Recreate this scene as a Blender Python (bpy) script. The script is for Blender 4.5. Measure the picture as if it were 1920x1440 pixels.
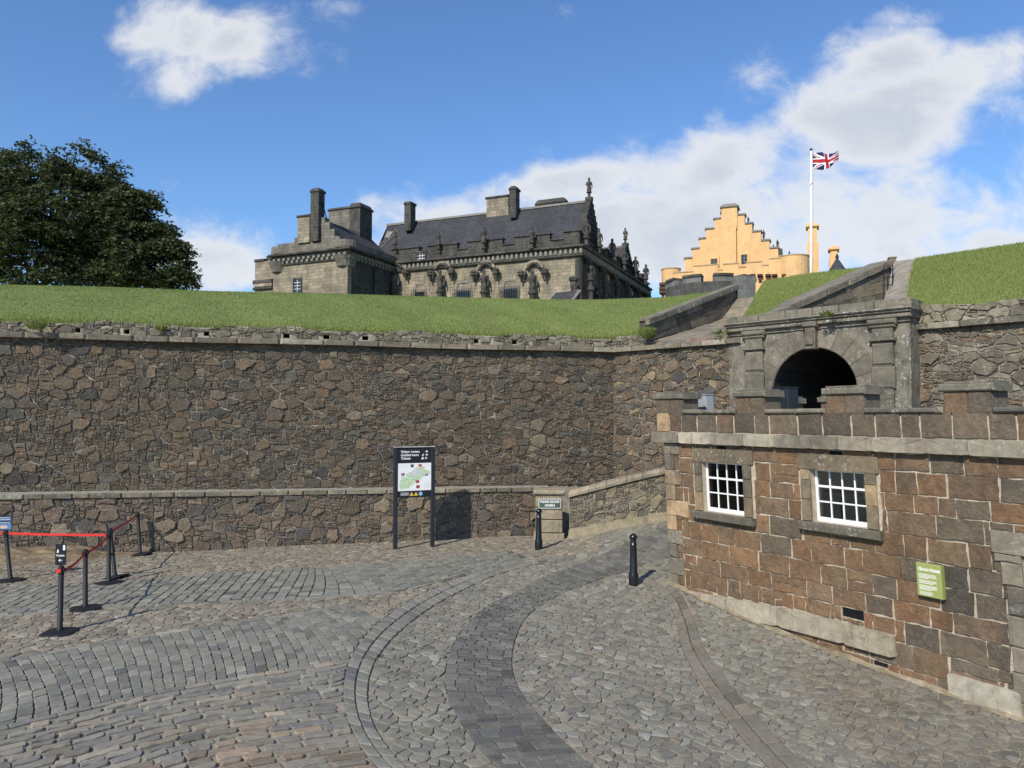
import bpy, math, random
import numpy as np
from mathutils import Vector, Matrix
random.seed(7); rng = np.random.default_rng(11)
for o in list(bpy.data.objects): bpy.data.objects.remove(o)
scene = bpy.context.scene
C = scene.collection
R = math.radians

# ------------------------------------------------------------ camera, sky, sun, exposure
FPX = 1420.0                                   # focal length in pixels of a 1920 wide frame
PITCH = math.atan(60 / FPX)
CAMZ = 3.4
cam = bpy.data.cameras.new('camera'); cam.sensor_width = 36; cam.lens = 36 * FPX / 1920
cam.clip_start = 0.1; cam.clip_end = 5000
camo = bpy.data.objects.new('camera', cam); C.objects.link(camo)
camo.location = (0, 0, CAMZ); camo.rotation_euler = (R(90) + PITCH, 0, 0)
scene.camera = camo
scene.render.resolution_x = 1024; scene.render.resolution_y = 768

SUN_TO = Vector((-0.53, -0.85, 0.84)).normalized()      # towards the sun
sun = bpy.data.lights.new('sun', 'SUN'); sun.energy = 5.0; sun.angle = R(0.5); sun.color = (1.0, 0.94, 0.84)
suno = bpy.data.objects.new('sun', sun); C.objects.link(suno)
suno.rotation_euler = SUN_TO.to_track_quat('Z', 'Y').to_euler()
suno.location = (-20, -30, 40)

scene.view_settings.view_transform = 'Standard'; scene.view_settings.look = 'None'
scene.view_settings.exposure = 0.0; scene.view_settings.gamma = 1

class NT:
    """small node tree helper"""
    def __init__(s, tree): s.t = tree; s.n = tree.nodes; s.l = tree.links
    def new(s, kind, **kw):
        nd = s.n.new(kind)
        for k, v in kw.items(): setattr(nd, k, v)
        return nd
    def put(s, sock, v):
        if isinstance(v, bpy.types.NodeSocket): s.l.new(v, sock)
        elif v is not None:
            if hasattr(sock.default_value, '__len__') and not hasattr(v, '__len__'): v = (v, v, v)
            if hasattr(sock.default_value, '__len__') and len(sock.default_value) == 4 and len(v) == 3: v = (*v, 1)
            sock.default_value = v
    def math(s, op, a, b=None, c=None, clamp=False):
        nd = s.new('ShaderNodeMath', operation=op); nd.use_clamp = clamp
        s.put(nd.inputs[0], a)
        if b is not None: s.put(nd.inputs[1], b)
        if c is not None: s.put(nd.inputs[2], c)
        return nd.outputs[0]
    def mix(s, f, a, b, mode='MIX'):
        nd = s.new('ShaderNodeMix', data_type='RGBA', blend_type=mode)
        s.put(nd.inputs[0], f); s.put(nd.inputs[6], a); s.put(nd.inputs[7], b)
        return nd.outputs[2]
    def noise(s, vec, scale, detail=3, rough=0.55, dist=0.0):
        nd = s.new('ShaderNodeTexNoise'); s.put(nd.inputs['Vector'], vec)
        nd.inputs['Scale'].default_value = scale; nd.inputs['Detail'].default_value = detail
        nd.inputs['Roughness'].default_value = rough; nd.inputs['Distortion'].default_value = dist
        return nd
    def ramp(s, f, stops):
        nd = s.new('ShaderNodeValToRGB'); s.put(nd.inputs[0], f)
        e = nd.color_ramp.elements
        while len(e) < len(stops): e.new(0.5)
        for q, (p, c) in zip(e, stops):
            q.position = p; q.color = (c, c, c, 1) if not hasattr(c, '__len__') else (*c, 1)
        return nd.outputs[0]
    def mrange(s, v, a, b, c, d, smooth=False):
        nd = s.new('ShaderNodeMapRange'); nd.clamp = True
        if smooth: nd.interpolation_type = 'SMOOTHSTEP'
        for i, q in enumerate((v, a, b, c, d)): s.put(nd.inputs[i], q)
        return nd.outputs[0]

def make_world():
    w = bpy.data.worlds.new('World'); scene.world = w; w.use_nodes = True
    t = NT(w.node_tree); t.n.clear()
    out = t.new('ShaderNodeOutputWorld'); bg = t.new('ShaderNodeBackground')
    t.l.new(bg.outputs[0], out.inputs[0])
    sky = t.new('ShaderNodeTexSky', sky_type='NISHITA'); sky.sun_disc = False
    sky.sun_elevation = math.asin(SUN_TO.z); sky.sun_rotation = math.atan2(SUN_TO.x, SUN_TO.y)
    sky.air_density = 1.15; sky.dust_density = 0.25; sky.ozone_density = 2.2
    tc = t.new('ShaderNodeTexCoord'); sep = t.new('ShaderNodeSeparateXYZ')
    t.l.new(tc.outputs['Generated'], sep.inputs[0])
    x, y, z = sep.outputs
    # clouds laid out by compass direction: e = x/y , v = z/y in the half of the sky in front
    ya = t.math('MAXIMUM', t.math('ABSOLUTE', y), 0.05)
    e = t.math('DIVIDE', x, ya); v = t.math('DIVIDE', z, ya)
    comb = t.new('ShaderNodeCombineXYZ'); t.put(comb.inputs[0], e); t.put(comb.inputs[1], t.math('MULTIPLY', v, 1.35)); t.put(comb.inputs[2], y)
    nA = t.noise(comb.outputs[0], 4.3, 12, 0.56, 0.25).outputs[0]
    nB = t.noise(comb.outputs[0], 13.0, 10, 0.66, 0.5).outputs[0]
    nC = t.noise(comb.outputs[0], 1.6, 4, 0.5, 0.0).outputs[0]
    blobs = [(380, 50, 200, 70, 0, .80), (340, 135, 60, 70, 0, .72), (540, 10, 120, 50, 0, .5),
             (1110, 335, 200, 48, -8, .9), (1330, 310, 240, 85, -12, 1.1), (1640, 240, 300, 105, -22, 1.1), (1860, 120, 170, 90, -30, 1.0),
             (1420, 135, 60, 55, -35, .62), (1690, 110, 130, 62, -18, .95), (1750, 10, 110, 30, 0, .6),
             (1330, 430, 420, 110, 0, 1.25), (1620, 400, 330, 120, 0, 1.2), (1830, 330, 140, 110, 0, .5), (1840, 450, 200, 70, 0, .85),
             (440, 500, 125, 70, 0, 1.25), (835, 400, 70, 34, -10, .8), (1000, 470, 260, 60, 0, .5)]
    acc = None
    for (px, py, rx, ry, ang, amp) in blobs:
        ce = (px - 960) / FPX; cv = (780 - py) / FPX
        de = t.math('SUBTRACT', e, ce); dv = t.math('SUBTRACT', v, cv)
        a = math.radians(-ang); ca, sa = math.cos(a), math.sin(a)
        p = t.math('ADD', t.math('MULTIPLY', de, ca * FPX / rx), t.math('MULTIPLY', dv, sa * FPX / rx))
        q = t.math('ADD', t.math('MULTIPLY', de, -sa * FPX / ry), t.math('MULTIPLY', dv, ca * FPX / ry))
        r2 = t.math('ADD', t.math('MULTIPLY', p, p), t.math('MULTIPLY', q, q))
        g = t.math('MULTIPLY', t.math('POWER', 2.718, t.math('MULTIPLY', r2, -0.9)), amp)
        acc = g if acc is None else t.math('MAXIMUM', acc, g)
    front = t.mrange(y, 0.0, 0.25, 0.0, 1.0)
    back = t.math('MULTIPLY', t.math('SUBTRACT', 1.0, front), t.math('MULTIPLY', nC, 0.3))
    base = t.math('ADD', t.math('MULTIPLY', acc, front), back)
    dens = t.math('ADD', base, t.math('ADD', t.math('MULTIPLY', t.math('SUBTRACT', nA, 0.5), 2.7), t.math('MULTIPLY', t.math('SUBTRACT', nB, 0.5), 1.0)))
    alpha = t.mrange(dens, 0.24, 0.98, 0.0, 1.0, True)
    alpha = t.math('MULTIPLY', alpha, t.mrange(z, -0.02, 0.05, 0.0, 1.0))
    # thick parts greyer, rims white
    nS = t.noise(comb.outputs[0], 4.5, 7, 0.55, 0.2).outputs[0]
    thick = t.math('MULTIPLY', t.mrange(dens, 0.75, 1.35, 0.0, 1.0, True), t.mrange(nS, 0.38, 0.62, 0.25, 1.0, True))
    ccol = t.mix(thick, (9.8, 10.0, 10.3), (7.3, 7.8, 8.6))
    skc = t.mix(1.0, sky.outputs[0], (1.10, 1.47, 1.95), 'MULTIPLY')
    col = t.mix(t.math('MULTIPLY', alpha, 0.93), skc, ccol)
    t.l.new(col, bg.inputs[0]); bg.inputs[1].default_value = 0.085
make_world()

# ------------------------------------------------------------ pixel measuring (photograph 1920x1440) -> world
cp, sp = math.cos(PITCH), math.sin(PITCH)
def ray(px, py):
    dx = (px - 960) / FPX; up = (720 - py) / FPX
    return (dx, cp - up * sp, sp + up * cp)
def onY(px, py, Y):
    d = ray(px, py); k = Y / d[1]
    return Vector((d[0] * k, Y, CAMZ + d[2] * k))
def sstep(a, b, x):
    t = np.clip((x - a) / (b - a), 0, 1); return t * t * (3 - 2 * t)
def gz(x, y):
    x = np.asarray(x, float); y = np.asarray(y, float)
    ramp = 0.24 * np.clip(x - 1.2, 0, 6.0) * sstep(15.7, 19.5, y)
    fall = -0.75 * (1 - np.exp(-.25 * np.clip(15.9 - y, 0, 30))) * sstep(-3, 4.5, x)
    return ramp + fall + 0.012 * np.sin(x * 1.1 + y * .7) * np.sin(y * .9 - x * .3)
def ong(px, py):
    d = ray(px, py); z = 0.0
    for _ in range(14):
        k = min((z - CAMZ) / d[2] if d[2] < -1e-4 else 200, 200)
        zn = float(gz(d[0] * k, d[1] * k)); z = z * .5 + zn * .5
    return (d[0] * k, d[1] * k)

class Frame:
    """upright local frame: u along the wall, w into it (away from the camera), z up"""
    def __init__(s, ox, oy, dx, dy, flip=False):
        l = math.hypot(dx, dy); s.o = (ox, oy); s.u = (dx / l, dy / l)
        s.w = (-s.u[1], s.u[0])
        if s.w[1] < 0: s.w = (-s.w[0], -s.w[1])
    def P(s, u, w, z): return (s.o[0] + s.u[0] * u + s.w[0] * w, s.o[1] + s.u[1] * u + s.w[1] * w, z)
    def PA(s, u, z, h):   # h = proud of the face, towards the viewer (arrays)
        return np.stack([s.o[0] + s.u[0] * u - s.w[0] * h, s.o[1] + s.u[1] * u - s.w[1] * h, z + 0 * u], 1)
    def uz(s, px, py, w=0.0):
        d = ray(px, py); ox = s.o[0] + s.w[0] * w; oy = s.o[1] + s.w[1] * w
        # ox + ux*u = d0*k ; oy + uy*u = d1*k
        det = s.u[0] * (-d[1]) + d[0] * s.u[1]
        u = (-ox * (-d[1]) - d[0] * oy * 1.0) / det if False else None
        A = np.array([[s.u[0], -d[0]], [s.u[1], -d[1]]]); b = np.array([-ox, -oy])
        u, k = np.linalg.solve(A, b)
        return float(u), CAMZ + d[2] * float(k)

# ------------------------------------------------------------ mesh building
def fast_mesh(name, V, F, cols=None, smooth=False, mats=None, mi=None, uv=True):
    V = np.asarray(V, dtype=np.float32).reshape(-1, 3)
    tot = np.array([len(f) for f in F], dtype=np.int32)
    idx = np.fromiter((i for f in F for i in f), dtype=np.int32, count=int(tot.sum()))
    me = bpy.data.meshes.new(name)
    me.vertices.add(len(V)); me.vertices.foreach_set('co', V.ravel())
    me.loops.add(len(idx)); me.loops.foreach_set('vertex_index', idx)
    st = np.concatenate([[0], np.cumsum(tot)[:-1]]).astype(np.int32)
    me.polygons.add(len(tot)); me.polygons.foreach_set('loop_start', st)
    me.polygons.foreach_set('use_smooth', np.full(len(tot), bool(smooth)))
    if mi is not None: me.polygons.foreach_set('material_index', np.asarray(mi, dtype=np.int32))
    me.update(calc_edges=True)
    if cols is not None:
        a = me.color_attributes.new('col', 'FLOAT_COLOR', 'POINT')
        c4 = np.ones((len(V), 4), dtype=np.float32); c4[:, :3] = np.asarray(cols, dtype=np.float32).reshape(-1, 3)
        a.data.foreach_set('color', c4.ravel())
    for m in (mats or []): me.materials.append(m)
    if uv:
        n = np.empty(len(tot) * 3, dtype=np.float32); me.polygons.foreach_get('normal', n); n = n.reshape(-1, 3)
        ln = np.repeat(n, tot, axis=0); P = V[idx]
        hz = np.hypot(ln[:, 0], ln[:, 1]); vert = np.abs(ln[:, 2]) < 0.75
        hz[hz < 1e-6] = 1
        tx, ty = -ln[:, 1] / hz, ln[:, 0] / hz
        U = np.where(vert, P[:, 0] * tx + P[:, 1] * ty, P[:, 0]); Vv = np.where(vert, P[:, 2], P[:, 1])
        l = me.uv_layers.new(name='UVMap'); l.data.foreach_set('uv', np.stack([U, Vv], 1).astype(np.float32).ravel())
    return me

def link(name, me, parent=None, loc=None):
    o = bpy.data.objects.new(name, me); C.objects.link(o)
    if parent is not None: o.parent = parent
    if loc is not None: o.location = loc
    return o
def tag(o, label, cat, group=None):
    o['label'] = label; o['category'] = cat
    if group: o['group'] = group
    return o
def struct(o): o['kind'] = 'structure'; return o
def thing(name, label, cat, loc=(0, 0, 0), rz=0, group=None):
    o = bpy.data.objects.new(name, None); C.objects.link(o); o.location = loc; o.rotation_euler = (0, 0, rz)
    o.empty_display_size = .2
    return tag(o, label, cat, group)
def copy_tree(o, parent=None):
    c = o.copy(); C.objects.link(c); c.parent = parent
    for ch in [q for q in o.children]: copy_tree(ch, c)
    return c
def ctr(parent):
    """world origin of a (possibly nested) parent whose rotation is nil"""
    l = Vector((0, 0, 0)); p = parent
    while p is not None: l += Vector(p.location); p = p.parent
    return l

class MB:
    """collects faces; builds ONE mesh object. Coordinates are world coordinates; the parent's location is taken off"""
    def __init__(s): s.v = []; s.f = []; s.c = []; s.mi = []
    def add(s, vs, fs, col=(1, 1, 1), m=0):
        b = len(s.v); s.v.extend([tuple(map(float, q)) for q in vs]); s.f.extend([tuple(b + i for i in f) for f in fs])
        s.c.extend([col] * len(vs)); s.mi.extend([m] * len(fs)); return s
    def hexa(s, p, col=(1, 1, 1), m=0):
        """8 points: bottom 4 (ccw), top 4"""
        return s.add(p, [(3, 2, 1, 0), (4, 5, 6, 7), (0, 1, 5, 4), (1, 2, 6, 5), (2, 3, 7, 6), (3, 0, 4, 7)], col, m)
    def box(s, x0, x1, y0, y1, z0, z1, col=(1, 1, 1), m=0):
        return s.hexa([(x0, y0, z0), (x1, y0, z0), (x1, y1, z0), (x0, y1, z0), (x0, y0, z1), (x1, y0, z1), (x1, y1, z1), (x0, y1, z1)], col, m)
    def fbox(s, fr, u0, u1, w0, w1, z0, z1, col=(1, 1, 1), m=0, z0b=None, z1b=None):
        """box in a frame; z0b,z1b: heights at the u1 end"""
        z0b = z0 if z0b is None else z0b; z1b = z1 if z1b is None else z1b
        p = [fr.P(u0, w0, z0), fr.P(u1, w0, z0b), fr.P(u1, w1, z0b), fr.P(u0, w1, z0), fr.P(u0, w0, z1), fr.P(u1, w0, z1b), fr.P(u1, w1, z1b), fr.P(u0, w1, z1)]
        return s.hexa(s.orient(p), col, m)
    @staticmethod
    def orient(p):
        a = Vector(p[1]) - Vector(p[0]); b = Vector(p[3]) - Vector(p[0]); c = Vector(p[4]) - Vector(p[0])
        if a.cross(b).dot(c) < 0: p = [p[1], p[0], p[3], p[2], p[5], p[4], p[7], p[6]]
        return p
    def cbox(s, fr, u0, u1, w0, w1, z0, z1, ch, col=(1, 1, 1), m=0, **k):
        """box with chamfered outline facing the viewer (front edge)"""
        pts = lambda w, d: [fr.P(u0 + d, w, z0 + d), fr.P(u1 - d, w, z0 + d), fr.P(u1 - d, w, z1 - d), fr.P(u0 + d, w, z1 - d)]
        v = pts(w1, 0) + pts(w0 + ch, 0) + pts(w0, ch)
        f = [(3, 2, 1, 0), (8, 9, 10, 11)]
        for r in (0, 4):
            for i in range(4):
                j = (i + 1) % 4; f.append((r + i, r + j, r + 4 + j, r + 4 + i))
        return s.add(v, f, col, m)
    def prism(s, pts, d, col=(1, 1, 1), m=0):
        """polygon pts (3d list), extruded by vector d"""
        n = len(pts); q = [tuple(Vector(p) + Vector(d)) for p in pts]
        return s.add(list(pts) + q, [tuple(range(n)), tuple(range(2 * n - 1, n - 1, -1))] + [(i, i + n, (i + 1) % n + n, (i + 1) % n) for i in range(n)], col, m)
    def fprism(s, fr, uz, w0, w1, col=(1, 1, 1), m=0):
        a = [fr.P(u, w0, z) for u, z in uz]; d = Vector(fr.P(0, w1, 0)) - Vector(fr.P(0, w0, 0))
        return s.prism(a, d, col, m)
    def lathe(s, prof, c=(0, 0, 0), n=16, col=(1, 1, 1), m=0, sq=None):
        """prof: list of (r, z)"""
        vs = []; fs = []
        for r, z in prof:
            for i in range(n):
                a = 2 * math.pi * (i + .5) / n; rr = r
                if sq: rr = r * min(1 / max(abs(math.cos(a)), abs(math.sin(a))), sq)
                vs.append((c[0] + rr * math.cos(a), c[1] + rr * math.sin(a), c[2] + z))
        for k in range(len(prof) - 1):
            for i in range(n):
                j = (i + 1) % n; fs.append((k * n + i, k * n + j, (k + 1) * n + j, (k + 1) * n + i))
        fs.append(tuple(range(n - 1, -1, -1))); fs.append(tuple((len(prof) - 1) * n + i for i in range(n)))
        return s.add(vs, fs, col, m)
    def tube(s, pts, rad, n=8, col=(1, 1, 1), m=0):
        pts = [Vector(p) for p in pts]; vs = []; fs = []
        rad = rad if hasattr(rad, '__len__') else [rad] * len(pts)
        for k, p in enumerate(pts):
            d = (pts[min(k + 1, len(pts) - 1)] - pts[max(k - 1, 0)]).normalized()
            a = d.cross(Vector((0, 0, 1)) if abs(d.z) < .9 else Vector((1, 0, 0))).normalized(); b = d.cross(a)
            for i in range(n):
                t = 2 * math.pi * i / n; vs.append(p + (a * math.cos(t) + b * math.sin(t)) * rad[k])
        for k in range(len(pts) - 1):
            for i in range(n):
                j = (i + 1) % n; fs.append((k * n + j, k * n + i, (k + 1) * n + i, (k + 1) * n + j))
        fs.append(tuple(range(n))); fs.append(tuple((len(pts) - 1) * n + i for i in range(n - 1, -1, -1)))
        return s.add(vs, fs, col, m)
    def build(s, name, mat, parent=None, smooth=False, uv=True):
        V = np.array(s.v, dtype=np.float64).reshape(-1, 3)
        me = fast_mesh(name, V, s.f, s.c, smooth, mat if isinstance(mat, (list, tuple)) else [mat], s.mi, uv)
        if parent is not None:
            l = ctr(parent); me.transform(Matrix.Translation(-l))
        return link(name, me, parent)

def top(o, label, cat, group=None):
    """turn a world-coordinate mesh object into a tagged thing with its origin on its own base"""
    me = o.data; n = len(me.vertices); co = np.empty(n * 3); me.vertices.foreach_get('co', co); co = co.reshape(-1, 3)
    c = Vector(((co[:, 0].min() + co[:, 0].max()) / 2, (co[:, 1].min() + co[:, 1].max()) / 2, co[:, 2].min()))
    me.transform(Matrix.Translation(-c)); o.location = Vector(o.location) + c
    return tag(o, label, cat, group)

# ------------------------------------------------------------ materials
def pmat(name, col, rough=.8, metal=0, spec=.5):
    m = bpy.data.materials.new(name); m.use_nodes = True; b = m.node_tree.nodes['Principled BSDF']
    b.inputs['Base Color'].default_value = (*col, 1); b.inputs['Roughness'].default_value = rough; b.inputs['Metallic'].default_value = metal
    b.inputs['Specular IOR Level'].default_value = spec
    return m
def rich(name, col=None, var=.35, scale=6, rough=.85, bump=.3, bscale=30, attr=False, lichen=0, lcol=(.5, .5, .45), dirt=None, spec=.3, sp2=0, bdist=.02, streak=0):
    """mottled mineral or painted surface. attr: base colour comes from the 'col' attribute"""
    m = bpy.data.materials.new(name); m.use_nodes = True; t = NT(m.node_tree); b = t.n['Principled BSDF']
    tc = t.new('ShaderNodeTexCoord').outputs['Object']
    if attr:
        at = t.new('ShaderNodeAttribute', attribute_name='col'); base = at.outputs['Color']
        if col: base = t.mix(1.0, base, col, 'MULTIPLY')
    else: base = col
    n1 = t.noise(tc, scale, 6, .62).outputs[0]; n2 = t.noise(tc, scale * 9, 4, .7).outputs[0]
    k = t.mrange(t.math('ADD', t.math('MULTIPLY', n1, .6), t.math('MULTIPLY', n2, .4)), .3, .7, 1 - var, 1 + var)
    comb = t.new('ShaderNodeCombineXYZ'); [t.put(comb.inputs[i], k) for i in range(3)]
    c = t.mix(1.0, base, comb.outputs[0], 'MULTIPLY')
    if dirt:
        dn = t.noise(tc, 1.3, 7, .65).outputs[0]
        c = t.mix(t.mrange(dn, .48, .66, 0, dirt[1]), c, dirt[0])
    if streak:
        mp = t.new('ShaderNodeMapping'); t.put(mp.inputs[0], tc); mp.inputs['Scale'].default_value = (5, 5, .5)
        sn = t.noise(mp.outputs[0], 1.5, 6, .65).outputs[0]
        c = t.mix(t.mrange(sn, .52, .72, 0, streak), c, (.035, .034, .032))
    if lichen:
        ln = t.noise(tc, 2.1, 3, .5).outputs[0]; ls = t.noise(tc, 16, 5, .6).outputs[0]
        a = t.math('MULTIPLY', t.mrange(ls, .56, .62, 0, 1), t.mrange(ln, .45, .6, 0, lichen))
        c = t.mix(a, c, lcol)
    t.put(b.inputs['Base Color'], c); b.inputs['Roughness'].default_value = rough; b.inputs['Specular IOR Level'].default_value = spec
    if bump:
        bn = t.noise(tc, bscale, 6, .7).outputs[0]
        bp = t.new('ShaderNodeBump'); bp.inputs['Strength'].default_value = bump; bp.inputs['Distance'].default_value = bdist
        t.put(bp.inputs['Height'], bn); t.put(b.inputs['Normal'], bp.outputs[0])
    return m
def masonry(name, c1, c2, mortar, bw=.55, bh=.27, var=.4, dark=0, darkcol=(.05, .048, .045), ms=.018, scale=1.0, bump=.5):
    """coursed blocks for distant walls, laid out by the wall's own metre UVs"""
    m = bpy.data.materials.new(name); m.use_nodes = True; t = NT(m.node_tree); b = t.n['Principled BSDF']
    uv = t.new('ShaderNodeUVMap').outputs[0]; tc = t.new('ShaderNodeTexCoord').outputs['Object']
    wn = t.noise(uv, 1.7, 3, .5); wob = t.new('ShaderNodeVectorMath', operation='SCALE'); t.put(wob.inputs[0], wn.outputs['Color']); wob.inputs['Scale'].default_value = .10
    ad = t.new('ShaderNodeVectorMath', operation='ADD'); t.put(ad.inputs[0], uv); t.put(ad.inputs[1], wob.outputs[0])
    br = t.new('ShaderNodeTexBrick'); t.put(br.inputs['Vector'], ad.outputs[0])
    br.inputs['Scale'].default_value = scale; br.inputs['Brick Width'].default_value = bw; br.inputs['Row Height'].default_value = bh
    br.inputs['Mortar Size'].default_value = ms; br.inputs['Mortar Smooth'].default_value = .3; br.inputs['Bias'].default_value = -.1
    br.offset = .43; br.squash = .7; br.squash_frequency = 3
    t.put(br.inputs['Color1'], c1); t.put(br.inputs['Color2'], c2); t.put(br.inputs['Mortar'], mortar)
    n1 = t.noise(tc, .55, 6, .65).outputs[0]; n2 = t.noise(uv, 6, 5, .7).outputs[0]
    k = t.mrange(t.math('ADD', t.math('MULTIPLY', n1, .5), t.math('MULTIPLY', n2, .5)), .3, .7, 1 - var, 1 + var)
    comb = t.new('ShaderNodeCombineXYZ'); [t.put(comb.inputs[i], k) for i in range(3)]
    c = t.mix(1.0, br.outputs['Color'], comb.outputs[0], 'MULTIPLY')
    if dark:
        mp = t.new('ShaderNodeMapping'); t.put(mp.inputs[0], tc); mp.inputs['Scale'].default_value = (1, 1, .35)
        dn = t.noise(mp.outputs[0], 1.1, 7, .7).outputs[0]
        c = t.mix(t.mrange(dn, .42, .62, 0, dark), c, darkcol)
    t.put(b.inputs['Base Color'], c); b.inputs['Roughness'].default_value = .9; b.inputs['Specular IOR Level'].default_value = .2
    bp = t.new('ShaderNodeBump'); bp.inputs['Strength'].default_value = bump; bp.inputs['Distance'].default_value = .04
    t.put(bp.inputs['Height'], t.math('ADD', t.math('MULTIPLY', br.outputs['Fac'], -.6), n2)); t.put(b.inputs['Normal'], bp.outputs[0])
    return m
def glassmat(name, col=(.02, .022, .025), rough=.06):
    m = pmat(name, col, rough); m.node_tree.nodes['Principled BSDF'].inputs['Specular IOR Level'].default_value = .8
    return m
def leafmat(name, c1, c2, trans=.25):
    m = bpy.data.materials.new(name); m.use_nodes = True; t = NT(m.node_tree); b = t.n['Principled BSDF']
    at = t.new('ShaderNodeAttribute', attribute_name='col'); sp_ = t.new('ShaderNodeSeparateColor'); t.put(sp_.inputs[0], at.outputs['Color'])
    c = t.mix(sp_.outputs[0], c1, c2); t.put(b.inputs['Base Color'], c); b.inputs['Roughness'].default_value = .6; b.inputs['Specular IOR Level'].default_value = .25
    tr = t.new('ShaderNodeBsdfTranslucent'); t.put(tr.inputs[0], t.mix(1.0, c, (1.3, 1.5, .7), 'MULTIPLY'))
    mx = t.new('ShaderNodeMixShader'); mx.inputs[0].default_value = trans
    t.l.new(b.outputs[0], mx.inputs[1]); t.l.new(tr.outputs[0], mx.inputs[2]); t.l.new(mx.outputs[0], t.n['Material Output'].inputs[0])
    return m

M = dict(
    rubble=rich('rubble_stone', (1.03, .99, .91), attr=True, var=.45, scale=6, bump=1.0, bscale=16, bdist=.05, lichen=.25, lcol=(.3, .29, .26)),
    mortar=rich('lime_mortar', (.33, .29, .225), var=.6, scale=7, bump=.9, bscale=35, bdist=.03),
    mortar_pale=rich('pale_mortar', (.50, .42, .31), var=.45, scale=14, bump=1.0, bscale=40, bdist=.025),
    sett_bed=rich('dark_joint_dirt', (.085, .08, .068), var=.5, scale=8, bump=.6, bscale=60),
    mortar_ground=rich('sandy_joint_filling', (.27, .235, .18), var=.4, scale=8, bump=.6, bscale=60, dirt=((.15, .135, .11), .6)),
    cobble=rich('cobble_stone', (1.03, 1.0, .92), attr=True, var=.3, scale=9, bump=.5, bscale=45, rough=.75, spec=.35, bdist=.01, dirt=((.24, .215, .175), .35)),
    dressed=rich('dressed_stone', (1.10, 1.02, .88), attr=True, var=.42, scale=6, bump=.55, bscale=45, lichen=.5, lcol=(.42, .41, .36), dirt=((.05, .048, .044), .45), streak=.35),
    portal=rich('weathered_portal_stone', (.20, .178, .135), var=.6, scale=3.2, bump=.9, bscale=20, lichen=.95, lcol=(.46, .45, .38), dirt=((.05, .047, .04), .8), streak=.6),
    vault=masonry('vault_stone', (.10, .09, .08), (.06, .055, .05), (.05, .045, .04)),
    block=rich('squared_whinstone', (1.24, 1.10, .94), attr=True, var=.5, scale=5, bump=1.0, bscale=14, bdist=.04, lichen=.22, lcol=(.36, .33, .27), dirt=((.06, .052, .044), .35)),
    blackpaint=rich('black_gloss_paint', (.008, .009, .011), var=.2, scale=8, rough=.28, bump=.05, bscale=60, spec=.55),
    blackplastic=rich('black_rubber', (.014, .015, .017), var=.3, scale=9, rough=.55, bump=.15, bscale=80),
    slatepost=rich('slate_blue_paint', (.022, .027, .036), var=.12, scale=5, rough=.45, bump=.04, bscale=50),
    signblack=pmat('sign_panel_black', (.012, .013, .018), .4),
    white=rich('white_paint', (.78, .78, .76), var=.06, scale=10, rough=.45, bump=.08, bscale=50),
    ink=pmat('white_lettering', (.85, .85, .82), .5),
    glass=glassmat('window_glass'),
    room=rich('dim_room_paint', (.16, .12, .085), var=.2, scale=2),
    dark=rich('painted_hole_shade', (.02, .019, .018), var=.3, scale=6),  # near-black colour painting the shade inside a hole
    red=rich('red_webbing', (.62, .035, .03), var=.08, scale=40, rough=.65, bump=.2, bscale=200),
    greensign=pmat('dark_green_sign', (.055, .085, .065), .5),
    plaque=pmat('lime_green_plaque', (.30, .33, .10), .5),
    slate=None, palace=None,
)

# ------------------------------------------------------------ stones: weighted Voronoi cells, each one raised, tilted and chamfered
def power_cells(S, Wt, box, k=28):
    N = len(S); x0, x1, y0, y1 = box; out = []
    for c0 in range(0, N, 1500):
        A = S[c0:c0 + 1500]; D2 = ((A[:, None, :] - S[None, :, :]) ** 2).sum(2); D = np.sqrt(D2) + 1e-9
        off = D / 2 + (Wt[c0:c0 + 1500, None] - Wt[None, :]) / (2 * D)
        off[np.arange(len(A)), c0 + np.arange(len(A))] = 1e9
        kk = min(k, N - 1); nb = np.argpartition(off, kk - 1, axis=1)[:, :kk]
        for a in range(len(A)):
            i = c0 + a; cx, cy = S[i]
            poly = [(x0, y0), (x1, y0), (x1, y1), (x0, y1)]
            js = nb[a]; js = js[np.argsort(off[a, js])]
            for j in js:
                o = off[a, j]; dx, dy = S[j, 0] - cx, S[j, 1] - cy; l = math.hypot(dx, dy) + 1e-12; dx /= l; dy /= l
                d = [(p[0] - cx) * dx + (p[1] - cy) * dy - o for p in poly]
                if max(d) <= 0: continue
                q = []
                for m in range(len(poly)):
                    p0, p1, d0, d1 = poly[m], poly[(m + 1) % len(poly)], d[m], d[(m + 1) % len(poly)]
                    if d0 <= 0: q.append(p0)
                    if (d0 < 0 < d1) or (d1 < 0 < d0):
                        t = d0 / (d0 - d1); q.append((p0[0] + t * (p1[0] - p0[0]), p0[1] + t * (p1[1] - p0[1])))
                poly = q
                if len(poly) < 3: break
            out.append(np.array(poly) if len(poly) >= 3 else None)
    return out

def throw_darts(box, radii, tries=14, tight=.86):
    """seeds of mixed sizes packed into a box"""
    x0, x1, y0, y1 = box; P = np.zeros((0, 2)); Rr = np.zeros(0); buf = []; br = []
    cell = .35; grid = {}
    for r in radii:
        for _ in range(tries):
            x = random.uniform(x0, x1); y = random.uniform(y0, y1); ok = True
            gx, gy = int(x / cell), int(y / cell)
            for a in (-2, -1, 0, 1, 2):
                for b in (-2, -1, 0, 1, 2):
                    for (qx, qy, qr) in grid.get((gx + a, gy + b), ()):
                        if (qx - x) ** 2 + (qy - y) ** 2 < ((qr + r) * tight) ** 2: ok = False; break
                    if not ok: break
                if not ok: break
            if ok:
                grid.setdefault((gx, gy), []).append((x, y, r)); buf.append((x, y)); br.append(r); break
    return np.array(buf), np.array(br)

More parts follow.
